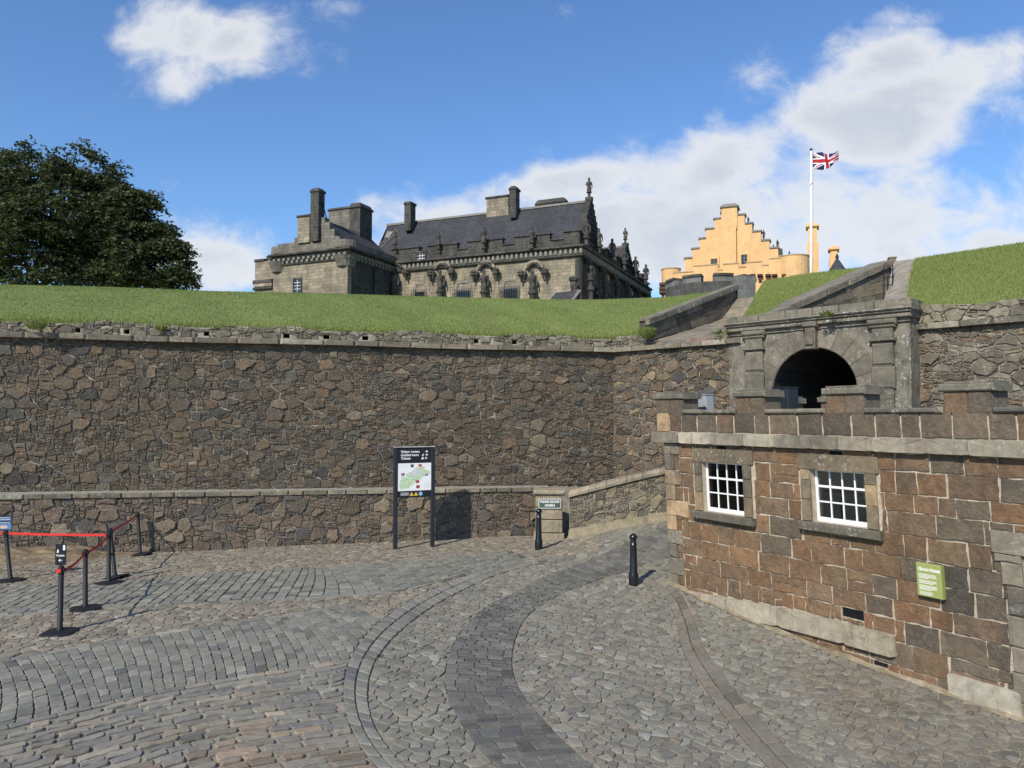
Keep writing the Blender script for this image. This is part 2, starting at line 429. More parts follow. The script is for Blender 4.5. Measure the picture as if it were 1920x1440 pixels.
class Stones:
    def __init__(s): s.U = []; s.F = []; s.Cc = []; s.n = 0
    def add(s, poly, H, gap=.01, bevel=.02, dome=.01, tilt=.02, col=(.2, .2, .2), cut=.18, jit=.0, sub=0, h0=-.03):
        p = np.asarray(poly, float)
        if len(p) < 3: return
        ar = .5 * abs(np.dot(p[:, 0], np.roll(p[:, 1], -1)) - np.dot(p[:, 1], np.roll(p[:, 0], -1)))
        if ar < 2e-4: return
        if sub:                                         # roughen long edges
            q = []
            for a, b in zip(p, np.roll(p, -1, 0)):
                q.append(a); l = math.hypot(*(b - a)); m = int(l / sub)
                for i in range(m):
                    t = (i + 1) / (m + 1); q.append(a + (b - a) * t + rng.normal(0, jit, 2))
            p = np.array(q)
        if cut:
            nx = np.roll(p, -1, 0); p = np.stack([p * (1 - cut) + nx * cut, p * cut + nx * (1 - cut)], 1).reshape(-1, 2)
        c = p.mean(0); d = p - c; L = np.hypot(d[:, 0], d[:, 1]) + 1e-9
        rmin = L.min()
        g = min(gap, rmin * .3); bv = min(bevel, rmin * .45)
        p1 = c + d * ((1 - g / L)[:, None]); p2 = c + d * ((1 - (g + bv) / L)[:, None])
        n = len(p); tx, ty = rng.normal(0, tilt, 2); R0 = max(L.mean(), .05)
        h1 = H * .62 + (d @ np.array([tx, ty])) / 1.0
        h2 = H + (d @ np.array([tx, ty])) / 1.0 + rng.normal(0, min(H * .09, .0035), n)
        U = np.concatenate([np.column_stack([p1, np.full(n, h0)]), np.column_stack([p1, h1]), np.column_stack([p2, h2]), [[c[0], c[1], H + dome]]])
        b = s.n
        for r in (0, n):
            for i in range(n):
                j = (i + 1) % n; s.F.append((b + r + i, b + r + j, b + r + n + j, b + r + n + i))
        for i in range(n): s.F.append((b + 2 * n + i, b + 2 * n + (i + 1) % n, b + 3 * n))
        s.U.append(U); s.Cc.append(np.tile(col, (len(U), 1))); s.n += len(U)
    def build(s, name, mat, mapf, parent=None, smooth=False):
        if not s.U: return None
        U = np.concatenate(s.U); V = mapf(U[:, 0], U[:, 1], U[:, 2])
        # orientation: compare first side ring winding
        V0 = mapf(np.array([0., .01, 0.]) + U[0, 0], np.array([0., 0., .01]) + U[0, 1], np.zeros(3)); V1 = mapf(U[:1, 0], U[:1, 1], np.array([.01]))
        nrm = np.cross(V0[1] - V0[0], V0[2] - V0[0]); F = s.F
        if np.dot(nrm, V1[0] - V0[0]) < 0: F = [tuple(reversed(f)) for f in F]
        me = fast_mesh(name, V, F, np.concatenate(s.Cc), smooth, [mat], None, uv=False)
        if parent is not None: me.transform(Matrix.Translation(-ctr(parent)))
        return link(name, me, parent)

def pick(pal, sd=.14):
    w = np.array([q[0] for q in pal]); k = rng.choice(len(pal), p=w / w.sum()); c = np.array(pal[k][1])
    return np.clip(c * (1 + rng.normal(0, sd)) * (1 + rng.normal(0, .012, 3)), .01, .9)

PAL_RUBBLE = [(5, (.138, .108, .078)), (4, (.120, .100, .075)), (2.2, (.102, .093, .076)), (.9, (.155, .112, .075)), (.8, (.18, .155, .115)), (.5, (.075, .071, .063))]
PAL_PALE = [(4, (.20, .185, .15)), (3, (.15, .14, .115)), (1.5, (.27, .26, .22)), (1, (.11, .10, .085))]
PAL_PLINTH = [(5, (.165, .13, .10)), (3, (.13, .112, .092)), (1.5, (.20, .165, .125)), (1, (.10, .095, .09))]

def split_poly(q, c, n):
    """cut a convex polygon by the line through c with normal n"""
    d = (q - c) @ n; A = []; B = []
    for i in range(len(q)):
        p0, p1, d0, d1 = q[i], q[(i + 1) % len(q)], d[i], d[(i + 1) % len(q)]
        if d0 <= 0: A.append(p0)
        if d0 >= 0: B.append(p0)
        if d0 * d1 < 0: x = p0 + (p1 - p0) * (d0 / (d0 - d1)); A.append(x); B.append(x)
    return [np.array(s) for s in (A, B) if len(s) >= 3]
def parea(p): return .5 * abs(np.dot(p[:, 0], np.roll(p[:, 1], -1)) - np.dot(p[:, 1], np.roll(p[:, 0], -1)))

def rubble(box, pal, size=(.42, .26), keep=.34, fine=.28, H=.032, holes=(), topfn=None, botfn=None, tilt=.05, gap=.010, bedded=.6):
    """irregular rubble walling in (u, z): big angular stones, broken cells and packings of small pinnings"""
    u0, u1, z0, z1 = box; sx, sz = size
    nx = max(2, int((u1 - u0) / sx)); nz = max(1, int(round((z1 - z0) / sz))); pts = []
    for j in range(nz + 2):
        for i in range(nx + 2):
            pts.append((u0 + (i - .5 + (j % 2) * .5 + random.uniform(-.27, .27)) * (u1 - u0) / nx, z0 + (j - .5 + random.uniform(-.22, .22)) * (z1 - z0) / nz))
    P = np.array(pts); k = sx / sz * .9; P2 = P * [1, k]
    Wt = rng.uniform(0, .05, len(P)); cells = power_cells(P2, Wt, (u0, u1, z0 * k, z1 * k), 18)
    out = []
    def rec(q, amin, depth):
        A = parea(q)
        if A < amin or depth > 6: out.append(q); return
        c = q.mean(0) + rng.normal(0, .12, 2) * math.sqrt(A)
        ext = q.max(0) - q.min(0)
        th = (math.pi / 2 if ext[1] * 1.55 > ext[0] else 0) + random.gauss(0, .19)
        for s in split_poly(q, c, np.array([math.cos(th), math.sin(th)])): rec(s, amin * random.uniform(.75, 1.35), depth + 1)
    for c in cells:
        if c is None: continue
        q = c.copy(); q[:, 1] /= k; r = random.random(); A = parea(q)
        if r < keep:                                  # a big stone, pinnings cut off its corners
            for _ in range(random.choice((1, 2, 2))):
                th = random.uniform(0, 6.28); n = np.array([math.cos(th), math.sin(th)]); d = q @ n
                pc = split_poly(q, q.mean(0) + n * (d.max() - q.mean(0) @ n) * random.uniform(.55, .8), n)
                if len(pc) == 2:
                    pc.sort(key=parea); q = pc[1]; rec(pc[0], .006, 2)
            out.append(q)
        elif r < keep + fine: rec(q, random.uniform(.009, .02), 0)
        else: rec(q, A * random.uniform(.3, .6), 3)
    S = Stones()
    for q in out:
        q = np.asarray(q)
        if topfn is not None:
            q[:, 1] = np.minimum(q[:, 1], topfn(q[:, 0]))
        if botfn is not None:
            q[:, 1] = np.maximum(q[:, 1], botfn(q[:, 0]))
        e = q.max(0) - q.min(0)
        if e[1] < .02 or e[0] < .02: continue
        bad = False; cu, cz = q.mean(0)
        for (a, b, c0, d0) in holes:
            if q[:, 0].max() > a and q[:, 0].min() < b and q[:, 1].max() > c0 and q[:, 1].min() < d0:
                if a - .02 < cu < b + .02 and c0 - .02 < cz < d0 + .02: bad = True; break
                ov = [(b - q[:, 0].min(), 0), (q[:, 0].max() - a, 1), (d0 - q[:, 1].min(), 2), (q[:, 1].max() - c0, 3)]
                kk = min(ov)[1]
                if kk == 0: q[:, 0] = np.maximum(q[:, 0], b)
                elif kk == 1: q[:, 0] = np.minimum(q[:, 0], a)
                elif kk == 2: q[:, 1] = np.maximum(q[:, 1], d0)
                else: q[:, 1] = np.minimum(q[:, 1], c0)
        if bad: continue
        A = parea(q); big = A > .05
        hh = H * (random.uniform(.8, 1.35) if big else random.uniform(.3, 1.05))
        S.add(q, hh, gap=gap * (random.uniform(.9, 2.1) if big else random.uniform(.6, 1.2)), bevel=random.uniform(.008, .016), dome=random.uniform(-.008, .010), tilt=tilt * random.uniform(.4, 1.3), col=pick(pal, .13), cut=.2, jit=.016 if big else .007, sub=.10 if big else .06)
    return S

def backing(fr, box, holes, mat, name, parent, depth=.35, h=0.0, z1b=None, z0b=None):
    """the mortar face of a wall with real recesses at the holes"""
    u0, u1, z0, z1 = box
    us = sorted({u0, u1, *[q for hh in holes for q in hh[:2] if u0 < q < u1]}); zs = sorted({z0, z1, *[q for hh in holes for q in hh[2:4] if z0 < q < z1]})
    m = MB()
    def quad(a, b, c, d): m.add([a, b, c, d], [(0, 1, 2, 3)])
    for a, b in zip(us, us[1:]):
        for c, d in zip(zs, zs[1:]):
            mu, mz = (a + b) / 2, (c + d) / 2
            if any(hh[0] < mu < hh[1] and hh[2] < mz < hh[3] for hh in holes): continue
            quad(fr.P(a, -h, c), fr.P(b, -h, c), fr.P(b, -h, d), fr.P(a, -h, d))
    for (a, b, c, d) in holes:
        quad(fr.P(a, -h, c), fr.P(a, depth, c), fr.P(a, depth, d), fr.P(a, -h, d)); quad(fr.P(b, -h, c), fr.P(b, depth, c), fr.P(b, depth, d), fr.P(b, -h, d))
        quad(fr.P(a, -h, c), fr.P(b, -h, c), fr.P(b, depth, c), fr.P(a, depth, c)); quad(fr.P(a, -h, d), fr.P(b, -h, d), fr.P(b, depth, d), fr.P(a, depth, d))
    # back and ends so the wall has a body
    T = 1.0 if depth < .9 else depth + .1
    quad(fr.P(u0, T, z0), fr.P(u1, T, z0), fr.P(u1, T, z1), fr.P(u0, T, z1))
    for q in (u0, u1): quad(fr.P(q, -h, z0), fr.P(q, T, z0), fr.P(q, T, z1), fr.P(q, -h, z1))
    quad(fr.P(u0, -h, z1), fr.P(u1, -h, z1), fr.P(u1, T, z1), fr.P(u0, T, z1))
    return m.build(name, mat, parent)

def course_row(S, u0, u1, z0f, z1f, lens, pal, H=.06, gap=.006, bevel=.02, tilt=.01, jit=0, sub=0, cut=.06, lich=None):
    """a row of long stones between two heights given as functions of u"""
    u = u0
    while u < u1 - .02:
        l = random.uniform(*lens); e = min(u + l, u1)
        if u1 - e < lens[0] * .4: e = u1
        S.add([(u, z0f(u)), (e, z0f(e)), (e, z1f(e)), (u, z1f(u))], H * random.uniform(.9, 1.12), gap, bevel, 0, tilt, pick(pal, .1), cut, jit, sub)
        u = e

# ------------------------------------------------------------ ground: paving laid stone by stone
def polyline_pts(pp): return np.array([ong(*q) for q in pp])
def resample(P, n):
    d = np.concatenate([[0], np.cumsum(np.hypot(*np.diff(P, axis=0).T))]); t = np.linspace(0, d[-1], n)
    Q = np.column_stack([np.interp(t, d, P[:, 0]), np.interp(t, d, P[:, 1])])
    for _ in range(6): Q[1:-1] = Q[1:-1] * .5 + (Q[:-2] + Q[2:]) * .25
    return Q
def spline(P, n=120):
    """Catmull-Rom through points"""
    P = np.asarray(P, float); E = np.vstack([2 * P[0] - P[1], P, 2 * P[-1] - P[-2]]); out = []
    for i in range(1, len(E) - 2):
        for t in np.linspace(0, 1, 14, endpoint=False):
            a, b, c, d = E[i - 1], E[i], E[i + 1], E[i + 2]
            out.append(.5 * ((2 * b) + (-a + c) * t + (2 * a - 5 * b + 4 * c - d) * t * t + (-a + 3 * b - 3 * c + d) * t ** 3))
    out.append(P[-1]); return resample(np.array(out), n)
def inpoly(P, poly):
    x, y = P[:, 0], P[:, 1]; ins = np.zeros(len(P), bool); n = len(poly)
    for i in range(n):
        x0, y0 = poly[i]; x1, y1 = poly[(i + 1) % n]
        if y0 == y1: continue
        c = ((y0 > y) != (y1 > y)) & (x < (x1 - x0) * (y - y0) / (y1 - y0) + x0); ins ^= c
    return ins
def snap(p, poly):
    """push points lying inside poly to its nearest edge"""
    ins = inpoly(p, poly)
    if not ins.any(): return p
    p = p.copy(); a = poly; b = np.roll(poly, -1, 0); ab = b - a; L2 = (ab ** 2).sum(1) + 1e-12
    for k in np.where(ins)[0]:
        t = np.clip(((p[k] - a) * ab).sum(1) / L2, 0, 1); q = a + ab * t[:, None]; d = ((q - p[k]) ** 2).sum(1)
        p[k] = q[d.argmin()]
    return p

class Band:
    def __init__(s, Lp, Rp, n=160, raw=False, perp=False):
        s.L = spline(Lp if raw else polyline_pts(Lp), n); s.R = spline(Rp if raw else polyline_pts(Rp), n); s.n = n
        s.edge = s.R.copy()
        if perp:                                    # each course runs square across the band
            dL = spline(Lp if raw else polyline_pts(Lp), 1200); dR = spline(Rp if raw else polyline_pts(Rp), 1200); Cc = resample(np.array([(p + dR[((dR - p) ** 2).sum(1).argmin()]) / 2 for p in dL[::8]]), n)
            T = np.gradient(Cc, axis=0)
            for _ in range(60): T[1:-1] = T[1:-1] * .5 + (T[:-2] + T[2:]) * .25
            T /= np.hypot(*T.T)[:, None]; Nn = np.column_stack([-T[:, 1], T[:, 0]]); w0 = np.hypot(*(s.L[n // 2] - s.R[n // 2]))
            def off(D):
                out = []
                for c, t, m_ in zip(Cc, T, Nn):
                    d = D - c; al = np.abs(d @ t) + .08 * np.hypot(*d.T); out.append((d[al.argmin()] @ m_))
                o = np.array(out)
                for _ in range(20): o[1:-1] = o[1:-1] * .5 + (o[:-2] + o[2:]) * .25
                return o[:, None]
            s.L = Cc + Nn * off(dL); s.R = Cc + Nn * off(dR)
        mid = (s.L + s.R) / 2; s.len = float(np.hypot(*np.diff(mid, axis=0).T).sum()); s.wid = float(np.hypot(*(s.L - s.R).T).mean())
        s.poly = np.vstack([s.L, s.R[::-1]])
    def at(s, a, t):
        """a in metres along, t 0..1 across"""
        i = np.clip(np.asarray(a) / s.len * (s.n - 1), 0, s.n - 1.0001); k = i.astype(int); f = (i - k)[:, None]
        l = s.L[k] * (1 - f) + s.L[k + 1] * f; r = s.R[k] * (1 - f) + s.R[k + 1] * f; t = np.asarray(t)[:, None]
        return l * (1 - t) + r * t

GS = []     # finished ground stone polygons: (poly, kind)
def lay_courses(b, cw, sl, pal, skew=0.0, H=.018, edge=.0, cut=.1, gap=.006, S=None, excl=(), curve=0.0, wob=.004):
    a = -abs(skew) - .2
    while a < b.len + abs(skew) + .2:
        w = cw * random.uniform(.88, 1.12); t = edge / b.wid - random.uniform(0, .12); tend = 1 - edge / b.wid
        while t < tend:
            dt = random.uniform(*sl) / b.wid; t2 = min(t + dt, tend)
            if tend - t2 < .3 * sl[0] / b.wid: t2 = tend
            ta = max(t, edge / b.wid)
            if t2 - ta > .02:
                sk = lambda q: skew * (q - .5) + curve * (q - .5) ** 2
                A = np.array([a + sk(ta), a + w + sk(ta), a + w + sk(t2), a + sk(t2)])
                if A.min() >= 0 and A.max() <= b.len:
                    P = b.at(A, np.array([ta, ta, t2, t2])) + rng.normal(0, wob, (4, 2))
                    c = P.mean(0)
                    if not any(inpoly(c[None], e)[0] for e in excl):
                        for e in excl: P = snap(P, e)
                        S.add(P, H * random.uniform(.7, 1.25), gap, .008, .001, .02, pick(pal, .13), cut)
            t = t2
        a += w
def lay_edge(b, t0, t1, sl, pal, H=.02, S=None, excl=(), gap=.006):
    a = 0.0
    while a < b.len - .05:
        w = random.uniform(*sl); e = min(a + w, b.len)
        A = np.array([a, e, e, a]); P = b.at(A, np.array([t0, t0, t1, t1]))
        if not any(inpoly(P.mean(0)[None], q)[0] for q in excl): S.add(P, H, gap, .012, .003, .01, pick(pal, .12), .06)
        a = e

def build_ground():
    # base sheet: courtyard bed, follows the ground heights
    xs = np.concatenate([np.linspace(-60, -16, 12)[:-1], np.linspace(-16, 14, 121), np.linspace(14, 60, 12)[1:]]); ys = np.concatenate([np.linspace(-40, 2, 16)[:-1], np.linspace(2, 26, 97)])
    X, Y = np.meshgrid(xs, ys); Z = gz(X, Y) - .004
    nx, ny = len(xs), len(ys); F = [(j * nx + i, j * nx + i + 1, (j + 1) * nx + i + 1, (j + 1) * nx + i) for j in range(ny - 1) for i in range(nx - 1)]
    g = link('ground', fast_mesh('ground', np.stack([X, Y, Z], -1).reshape(-1, 3), F, None, True, [M['mortar_ground']])); struct(g)
    # far land, one sheet to the horizon
    m = MB(); m.add([(-3000, -3000, -8), (3000, -3000, -8), (3000, 3000, -8), (-3000, 3000, -8)], [(0, 1, 2, 3)])
    struct(m.build('terrain', rich('far_grassland', (.07, .10, .03), scale=.02)))
    GREY = [(4, (.186, .178, .150)), (3, (.166, .161, .142)), (2, (.205, .192, .158)), (.5, (.245, .24, .215)), (.25, (.21, .175, .14))]
    WARM = [(4, (.20, .175, .138)), (3, (.17, .155, .13)), (2, (.235, .205, .16)), (.8, (.26, .24, .205))]
    SLATE = [(4, (.122, .120, .110)), (3, (.106, .105, .099)), (1.5, (.146, .142, .127)), (.5, (.09, .089, .088))]
    SETT = [(4, (.188, .186, .162)), (3, (.165, .165, .149)), (2, (.208, .203, .174)), (.6, (.12, .12, .118))]
    LONG = [(4, (.195, .185, .160)), (3, (.160, .158, .146)), (2, (.225, .205, .168)), (.4, (.25, .21, .165))]
    B1 = Band([(-260, 1113), (-60, 1102), (150, 1092), (330, 1081), (560, 1065), (760, 1052), (930, 1036), (1010, 1030)], [(-260, 1172), (-60, 1162), (150, 1146), (330, 1134), (560, 1124), (740, 1112), (850, 1085), (960, 1058)], perp=True)
    B2 = Band([(-260, 1285), (-60, 1250), (130, 1216), (330, 1183), (520, 1155), (680, 1131), (770, 1116)], [(-260, 1420), (-60, 1384), (90, 1350), (260, 1310), (420, 1280), (560, 1258), (640, 1246), (700, 1238)], perp=True)
    KO = polyline_pts([(1120, 1036), (1030, 1046), (935, 1062), (850, 1090), (765, 1130), (700, 1178), (660, 1230), (644, 1285), (650, 1345), (675, 1400), (715, 1450), (790, 1520)])
    KI = polyline_pts([(1120, 1042), (1040, 1054), (950, 1073), (875, 1104), (803, 1144), (745, 1190), (705, 1240), (690, 1292), (697, 1350), (728, 1405), (775, 1455), (850, 1520)])
    K = Band(KO, KI, raw=True)
    B4 = Band([(1300, 968), (1215, 1000), (1130, 1040), (1050, 1072), (975, 1108), (905, 1145), (862, 1190), (838, 1245), (838, 1300), (862, 1352), (905, 1410), (960, 1470), (1030, 1540)],
              [(1300, 1030), (1250, 1046), (1190, 1066), (1120, 1088), (1050, 1116), (995, 1150), (968, 1195), (960, 1245), (972, 1290), (1010, 1340), (1062, 1396), (1125, 1450), (1200, 1520)], perp=True)
    K2 = Band([(1215, 1094), (1248, 1122), (1268, 1165), (1280, 1220), (1310, 1275), (1352, 1335), (1400, 1395), (1460, 1460), (1530, 1520)],
              [(1240, 1084), (1276, 1112), (1300, 1160), (1320, 1215), (1358, 1270), (1408, 1330), (1460, 1388), (1525, 1450), (1600, 1510)])
    inner = np.vstack([K.L, [[6, 0], [14, 0], [14, 26]], [[K.L[0][0] + .5, 26]]])     # everything right of the double kerb
    bed = None                                                                   # lower edge of the square setts
    b3poly = np.vstack([B2.edge[~inpoly(B2.edge, inner)], K.L[K.L[:, 1] < B2.edge[-1][1] + .02], [[K.L[-1][0], 1.0], [-14, 1.0]]])
    bed = MB()
    for b_ in (B1, B2, K, B4, K2):
        h_ = {id(B1): .001, id(B2): .001, id(K): .005, id(B4): .003, id(K2): .001}[id(b_)]; n_ = b_.n
        V = [(x, y, float(gz(x, y)) + h_) for E in (b_.L, b_.R) for x, y in E]; bed.add(V, [(i, i + 1, n_ + i + 1, n_ + i) for i in range(n_ - 1)])
    struct(bed.build('sett_bedding', M['sett_bed']))
    S = Stones()
    lay_courses(B1, .20, (.13, .22), SETT, skew=-.45, H=.026, edge=.10, S=S, excl=(inner,), gap=.011, cut=.07)
    lay_edge(B1, 0, .10 / B1.wid, (.3, .5), WARM, S=S, excl=(inner,)); lay_edge(B1, 1 - .10 / B1.wid, 1, (.3, .5), SETT, S=S, excl=(inner,))
    lay_courses(B2, .138, (.17, .30), SETT, skew=-.30, H=.022, edge=.12, S=S, excl=(inner,), gap=.0085, curve=-.25, cut=.10)
    lay_edge(B2, 0, .12 / B2.wid, (.3, .5), LONG, S=S, excl=(inner,)); lay_edge(B2, 1 - .115 / B2.wid, 1, (.25, .42), LONG, S=S, excl=(inner,))
    for t0, t1 in ((0, .475), (.5, .99)): lay_edge(K, t0, t1, (.20, .30), SETT, H=.024, S=S, gap=.007)
    for t0, t1 in ((0, .47), (.5, 1)): lay_edge(K2, t0, t1, (.25, .42), [(3, (.185, .165, .135)), (2, (.165, .153, .13))], H=.024, S=S, gap=.007)
    lay_courses(B4, .115, (.18, .30), SLATE, skew=.0, H=.02, S=S, gap=.006, cut=.05)
    # rows of long setts with wide joints, parallel to the lower edge of B2
    base = B2.edge; nrm = np.gradient(base, axis=0); nrm = np.column_stack([nrm[:, 1], -nrm[:, 0]]); nrm /= np.hypot(*nrm.T)[:, None]
    ext = np.vstack([base, base[-1] + (base[-1] - base[-9]) * np.linspace(.3, 9, 30)[:, None]]); nrm = np.vstack([nrm, np.tile(nrm[-1], (30, 1))])
    off = .04
    while off < 7.0:
        h = random.uniform(.10, .155); cuA = spline(ext + nrm * off, 200); cuB = spline(ext + nrm * (off + h), 200)
        bb = Band(ext + nrm * off, ext + nrm * (off + h), 200, raw=True); a = random.uniform(0, .3)
        while a < bb.len - .5:
            l = random.uniform(.20, .46); P = bb.at(np.array([a, a, a + l, a + l]), np.array([0., 1., 1., 0.])) + rng.normal(0, .009, (4, 2))
            c = P.mean(0)
            if -13 < c[0] and c[1] > 3 and not inpoly(c[None], inner)[0]:
                pal = LONG
                if c[1] < 8.3 + rng.normal(0, .25) and c[0] > -3.4 + rng.normal(0, .25): pal = [(1.5, (.245, .19, .142)), (2, (.21, .18, .145)), (2, (.195, .18, .152))]
                S.add(snap(P, inner), .024 * random.uniform(.5, 1.25), .011, .009, .001, .018, pick(pal, .13), .16, .007, .12)
            a += l + random.uniform(.0, .03)
        off += h + random.uniform(.012, .035)
    setts = S.build('setts', M['cobble'], lambda u, v, h: np.stack([u, v, gz(u, v) + h], 1), None, False); struct(setts); setts.name = 'sett_paving'
    # irregular cobbles everywhere else
    zones = [b.poly for b in (B1, B2, K, B4, K2)] + [b3poly]
    dx, dy = .155, .112; pts = []
    for j, y in enumerate(np.arange(4.2, 23.6, dy)):
        far = 1.0 if y < 17 else 1.15
        for x in np.arange(-14.5, 11.5, dx * far): pts.append((x + (j % 2) * dx * far / 2, y))
    P = np.array(pts); P = P + np.column_stack([rng.uniform(-.44, .44, len(P)) * dx, rng.uniform(-.44, .44, len(P)) * dy])
    ang = .25 * np.sin(P[:, 0] * .5) ; P = P[rng.random(len(P)) > .15]
    vis = (np.abs(P[:, 0]) < .72 * P[:, 1] + 1.6) & (P[:, 1] < 21.9 + .2815 * P[:, 0] + .3) & (P[:, 1] > 4.6)
    P = P[vis]
    cells = power_cells(P, rng.uniform(0, .004, len(P)), (-16, 13, 3.5, 24), 16)
    keep = np.ones(len(P), bool)
    zin = inpoly(P, inner)
    for k_, z in enumerate(zones): keep &= ~(inpoly(P, z) & (~zin if k_ < 2 else True))
    T = Stones()
    for i in np.where(keep)[0]:
        c = cells[i]
        if c is None: continue
        for k_, z in enumerate(zones):
            if k_ < 2 and zin[i]: continue
            lo, hi = z.min(0), z.max(0)
            if (c.max(0) < lo).any() or (c.min(0) > hi).any(): continue
            c = snap(c, z)
        warm = (not zin[i]); pal = WARM if warm else GREY
        if P[i, 0] > 4.2 - .0 and P[i, 1] < 12: pal = [(3, (.175, .155, .122)), (3, (.152, .143, .122)), (1, (.2, .18, .15))]
        T.add(c, .020 * random.uniform(.5, 1.2), random.uniform(.004, .009) if P[i, 0] < 3.2 else random.uniform(.007, .017), .006, .001, .022, pick(pal, .13), .19)
    cob = T.build('cobblestones', M['cobble'], lambda u, v, h: np.stack([u, v, gz(u, v) + h], 1), None, False); struct(cob)
build_ground()

# ------------------------------------------------------------ main rampart wall
WD = (0.9625, 0.271)
FW = Frame(0.0, 21.7, *WD)                       # u = 0 under the picture's middle
UC = 3.135                                       # the corner where the wall turns
ZS = 5.39                                        # upper string course
def zlow(u): return 1.36 - .0125 * (np.asarray(u) - 0)
def build_rampart_wall():
    t = thing('rampart_wall', 'long high brown rubble wall with string courses under the grass bank', 'wall', (-4, 20.6, 0))
    # lower battered plinth of larger stones, proud of the wall above
    u0 = -17.5; ue = 1.0
    S = rubble((u0, ue, -.12, 1.46), PAL_PLINTH, size=(.44, .31), keep=.42, fine=.22, H=.05, topfn=lambda u: zlow(u) - .10)
    S.build('plinth_stones', M['rubble'], lambda u, z, h: FW.PA(u, z, h + .16), t)
    m = MB(); m.fbox(FW, u0, ue, -.16, .0, -.3, float(zlow(u0)) - .06, z1b=float(zlow(ue)) - .06); m.build('plinth_backing', M['mortar'], t)
    S = Stones(); course_row(S, u0, ue + .05, lambda u: float(zlow(u)) - .10, lambda u: float(zlow(u)) + .02, (.35, .75), PAL_PALE, H=.075, bevel=.035, tilt=.006)
    S.build('lower_string_course', M['dressed'], lambda u, z, h: FW.PA(u, z, h + .16), t)
    m = MB(); n = 40                             # sloped top of the string
    us = np.linspace(u0, ue + .05, n)
    for a, b in zip(us, us[1:]):
        m.add([FW.P(a, -.215, float(zlow(a)) + .012), FW.P(b, -.215, float(zlow(b)) + .012), FW.P(b, .03, float(zlow(b)) + .07), FW.P(a, .03, float(zlow(a)) + .07)], [(0, 1, 2, 3)])
    m.build('lower_string_weathering', rich('pale_coping_stone', (.22, .205, .17), lichen=.5), t)
    # main face
    S = rubble((u0, UC, 1.2, ZS + .02), PAL_RUBBLE, H=.042, botfn=lambda u: zlow(u) + .05, topfn=lambda u: ZS - .1 + 0 * u)
    S.build('rubble_face', M['rubble'], lambda u, z, h: FW.PA(u, z, h), t)
    # top masonry with drain holes
    hz0, hz1 = ZS + .06, ZS + .155
    holes = []
    for px in (145, 237, 387, 537, 612, 685, 893, 965):
        u, z = FW.uz(px, 630); wd = random.uniform(.06, .085); z += random.uniform(-.02, .03); holes.append((u - wd, u + wd, ZS + .075, ZS + .19))
    backing(FW, (u0, UC, -.3, 5.68), holes, M['mortar'], 'wall_core', t, depth=.5)
    topf = lambda u: 5.72 + .05 * np.sin(u * 1.7) + .03 * np.sin(u * 4.1 + 1)
    S = rubble((u0, UC, ZS + .02, 5.8), PAL_PALE, size=(.4, .19), keep=.4, fine=.2, H=.05, holes=holes, topfn=topf)
    S.build('top_masonry', M['dressed'], lambda u, z, h: FW.PA(u, z, h + .0), t)
    S = Stones(); zc = lambda u: ZS + .012 * math.sin(u * .9)
    course_row(S, u0, UC + .06, lambda u: zc(u) - .115, lambda u: zc(u) + .03, (.55, 1.15), PAL_PALE, H=.10, bevel=.05, tilt=.004, gap=.004)
    S.build('upper_string_course', M['dressed'], lambda u, z, h: FW.PA(u, z, h + .10), t)
    m = MB(); m.fbox(FW, u0, UC + .06, -.11, .0, ZS - .1, ZS + .015); m.build('string_bed', M['dressed'], t)
    # return wall towards the gate
    Cx, Cy, _ = FW.P(UC, 0, 0)
    global FR, LR
    FR = Frame(Cx, Cy, 5.80 - Cx, 19.76 - Cy); LR = math.hypot(5.80 - Cx, 19.76 - Cy) + .25
    S = rubble((0, LR, .3, ZS + .02), [(3, (.15, .115, .085)), (2, (.12, .105, .085)), (1.5, (.21, .165, .105)), (1, (.085, .08, .075))], H=.042, topfn=lambda u: ZS - .1 + 0 * u)
    S.build('rubble_face', M['rubble'], lambda u, z, h: FR.PA(u, z, h), t)
    backing(FR, (0, LR, -.2, 5.5), [], M['mortar'], 'wall_core', t)
    S = Stones(); course_row(S, -.08, LR, lambda u: ZS - .115, lambda u: ZS + .03, (.5, 1.0), PAL_PALE, H=.11, bevel=.05, tilt=.004)
    S.build('upper_string_course', M['dressed'], lambda u, z, h: FR.PA(u, z, h + .06), t)
    m = MB(); m.fbox(FR, 0, 1.1, .0, 1.2, 5.45, 5.69); m.build('wall_head', M['mortar'], t)
    S = rubble((0, 1.1, ZS + .02, 5.76), PAL_PALE, size=(.4, .19), keep=.4, fine=.2, H=.05); S.build('top_masonry', M['dressed'], lambda u, z, h: FR.PA(u, z, h), t)
    m = MB(); m.fbox(FR, -.05, LR, -.07, .0, ZS - .1, ZS + .015); m.build('string_bed', M['dressed'], t)
build_rampart_wall()

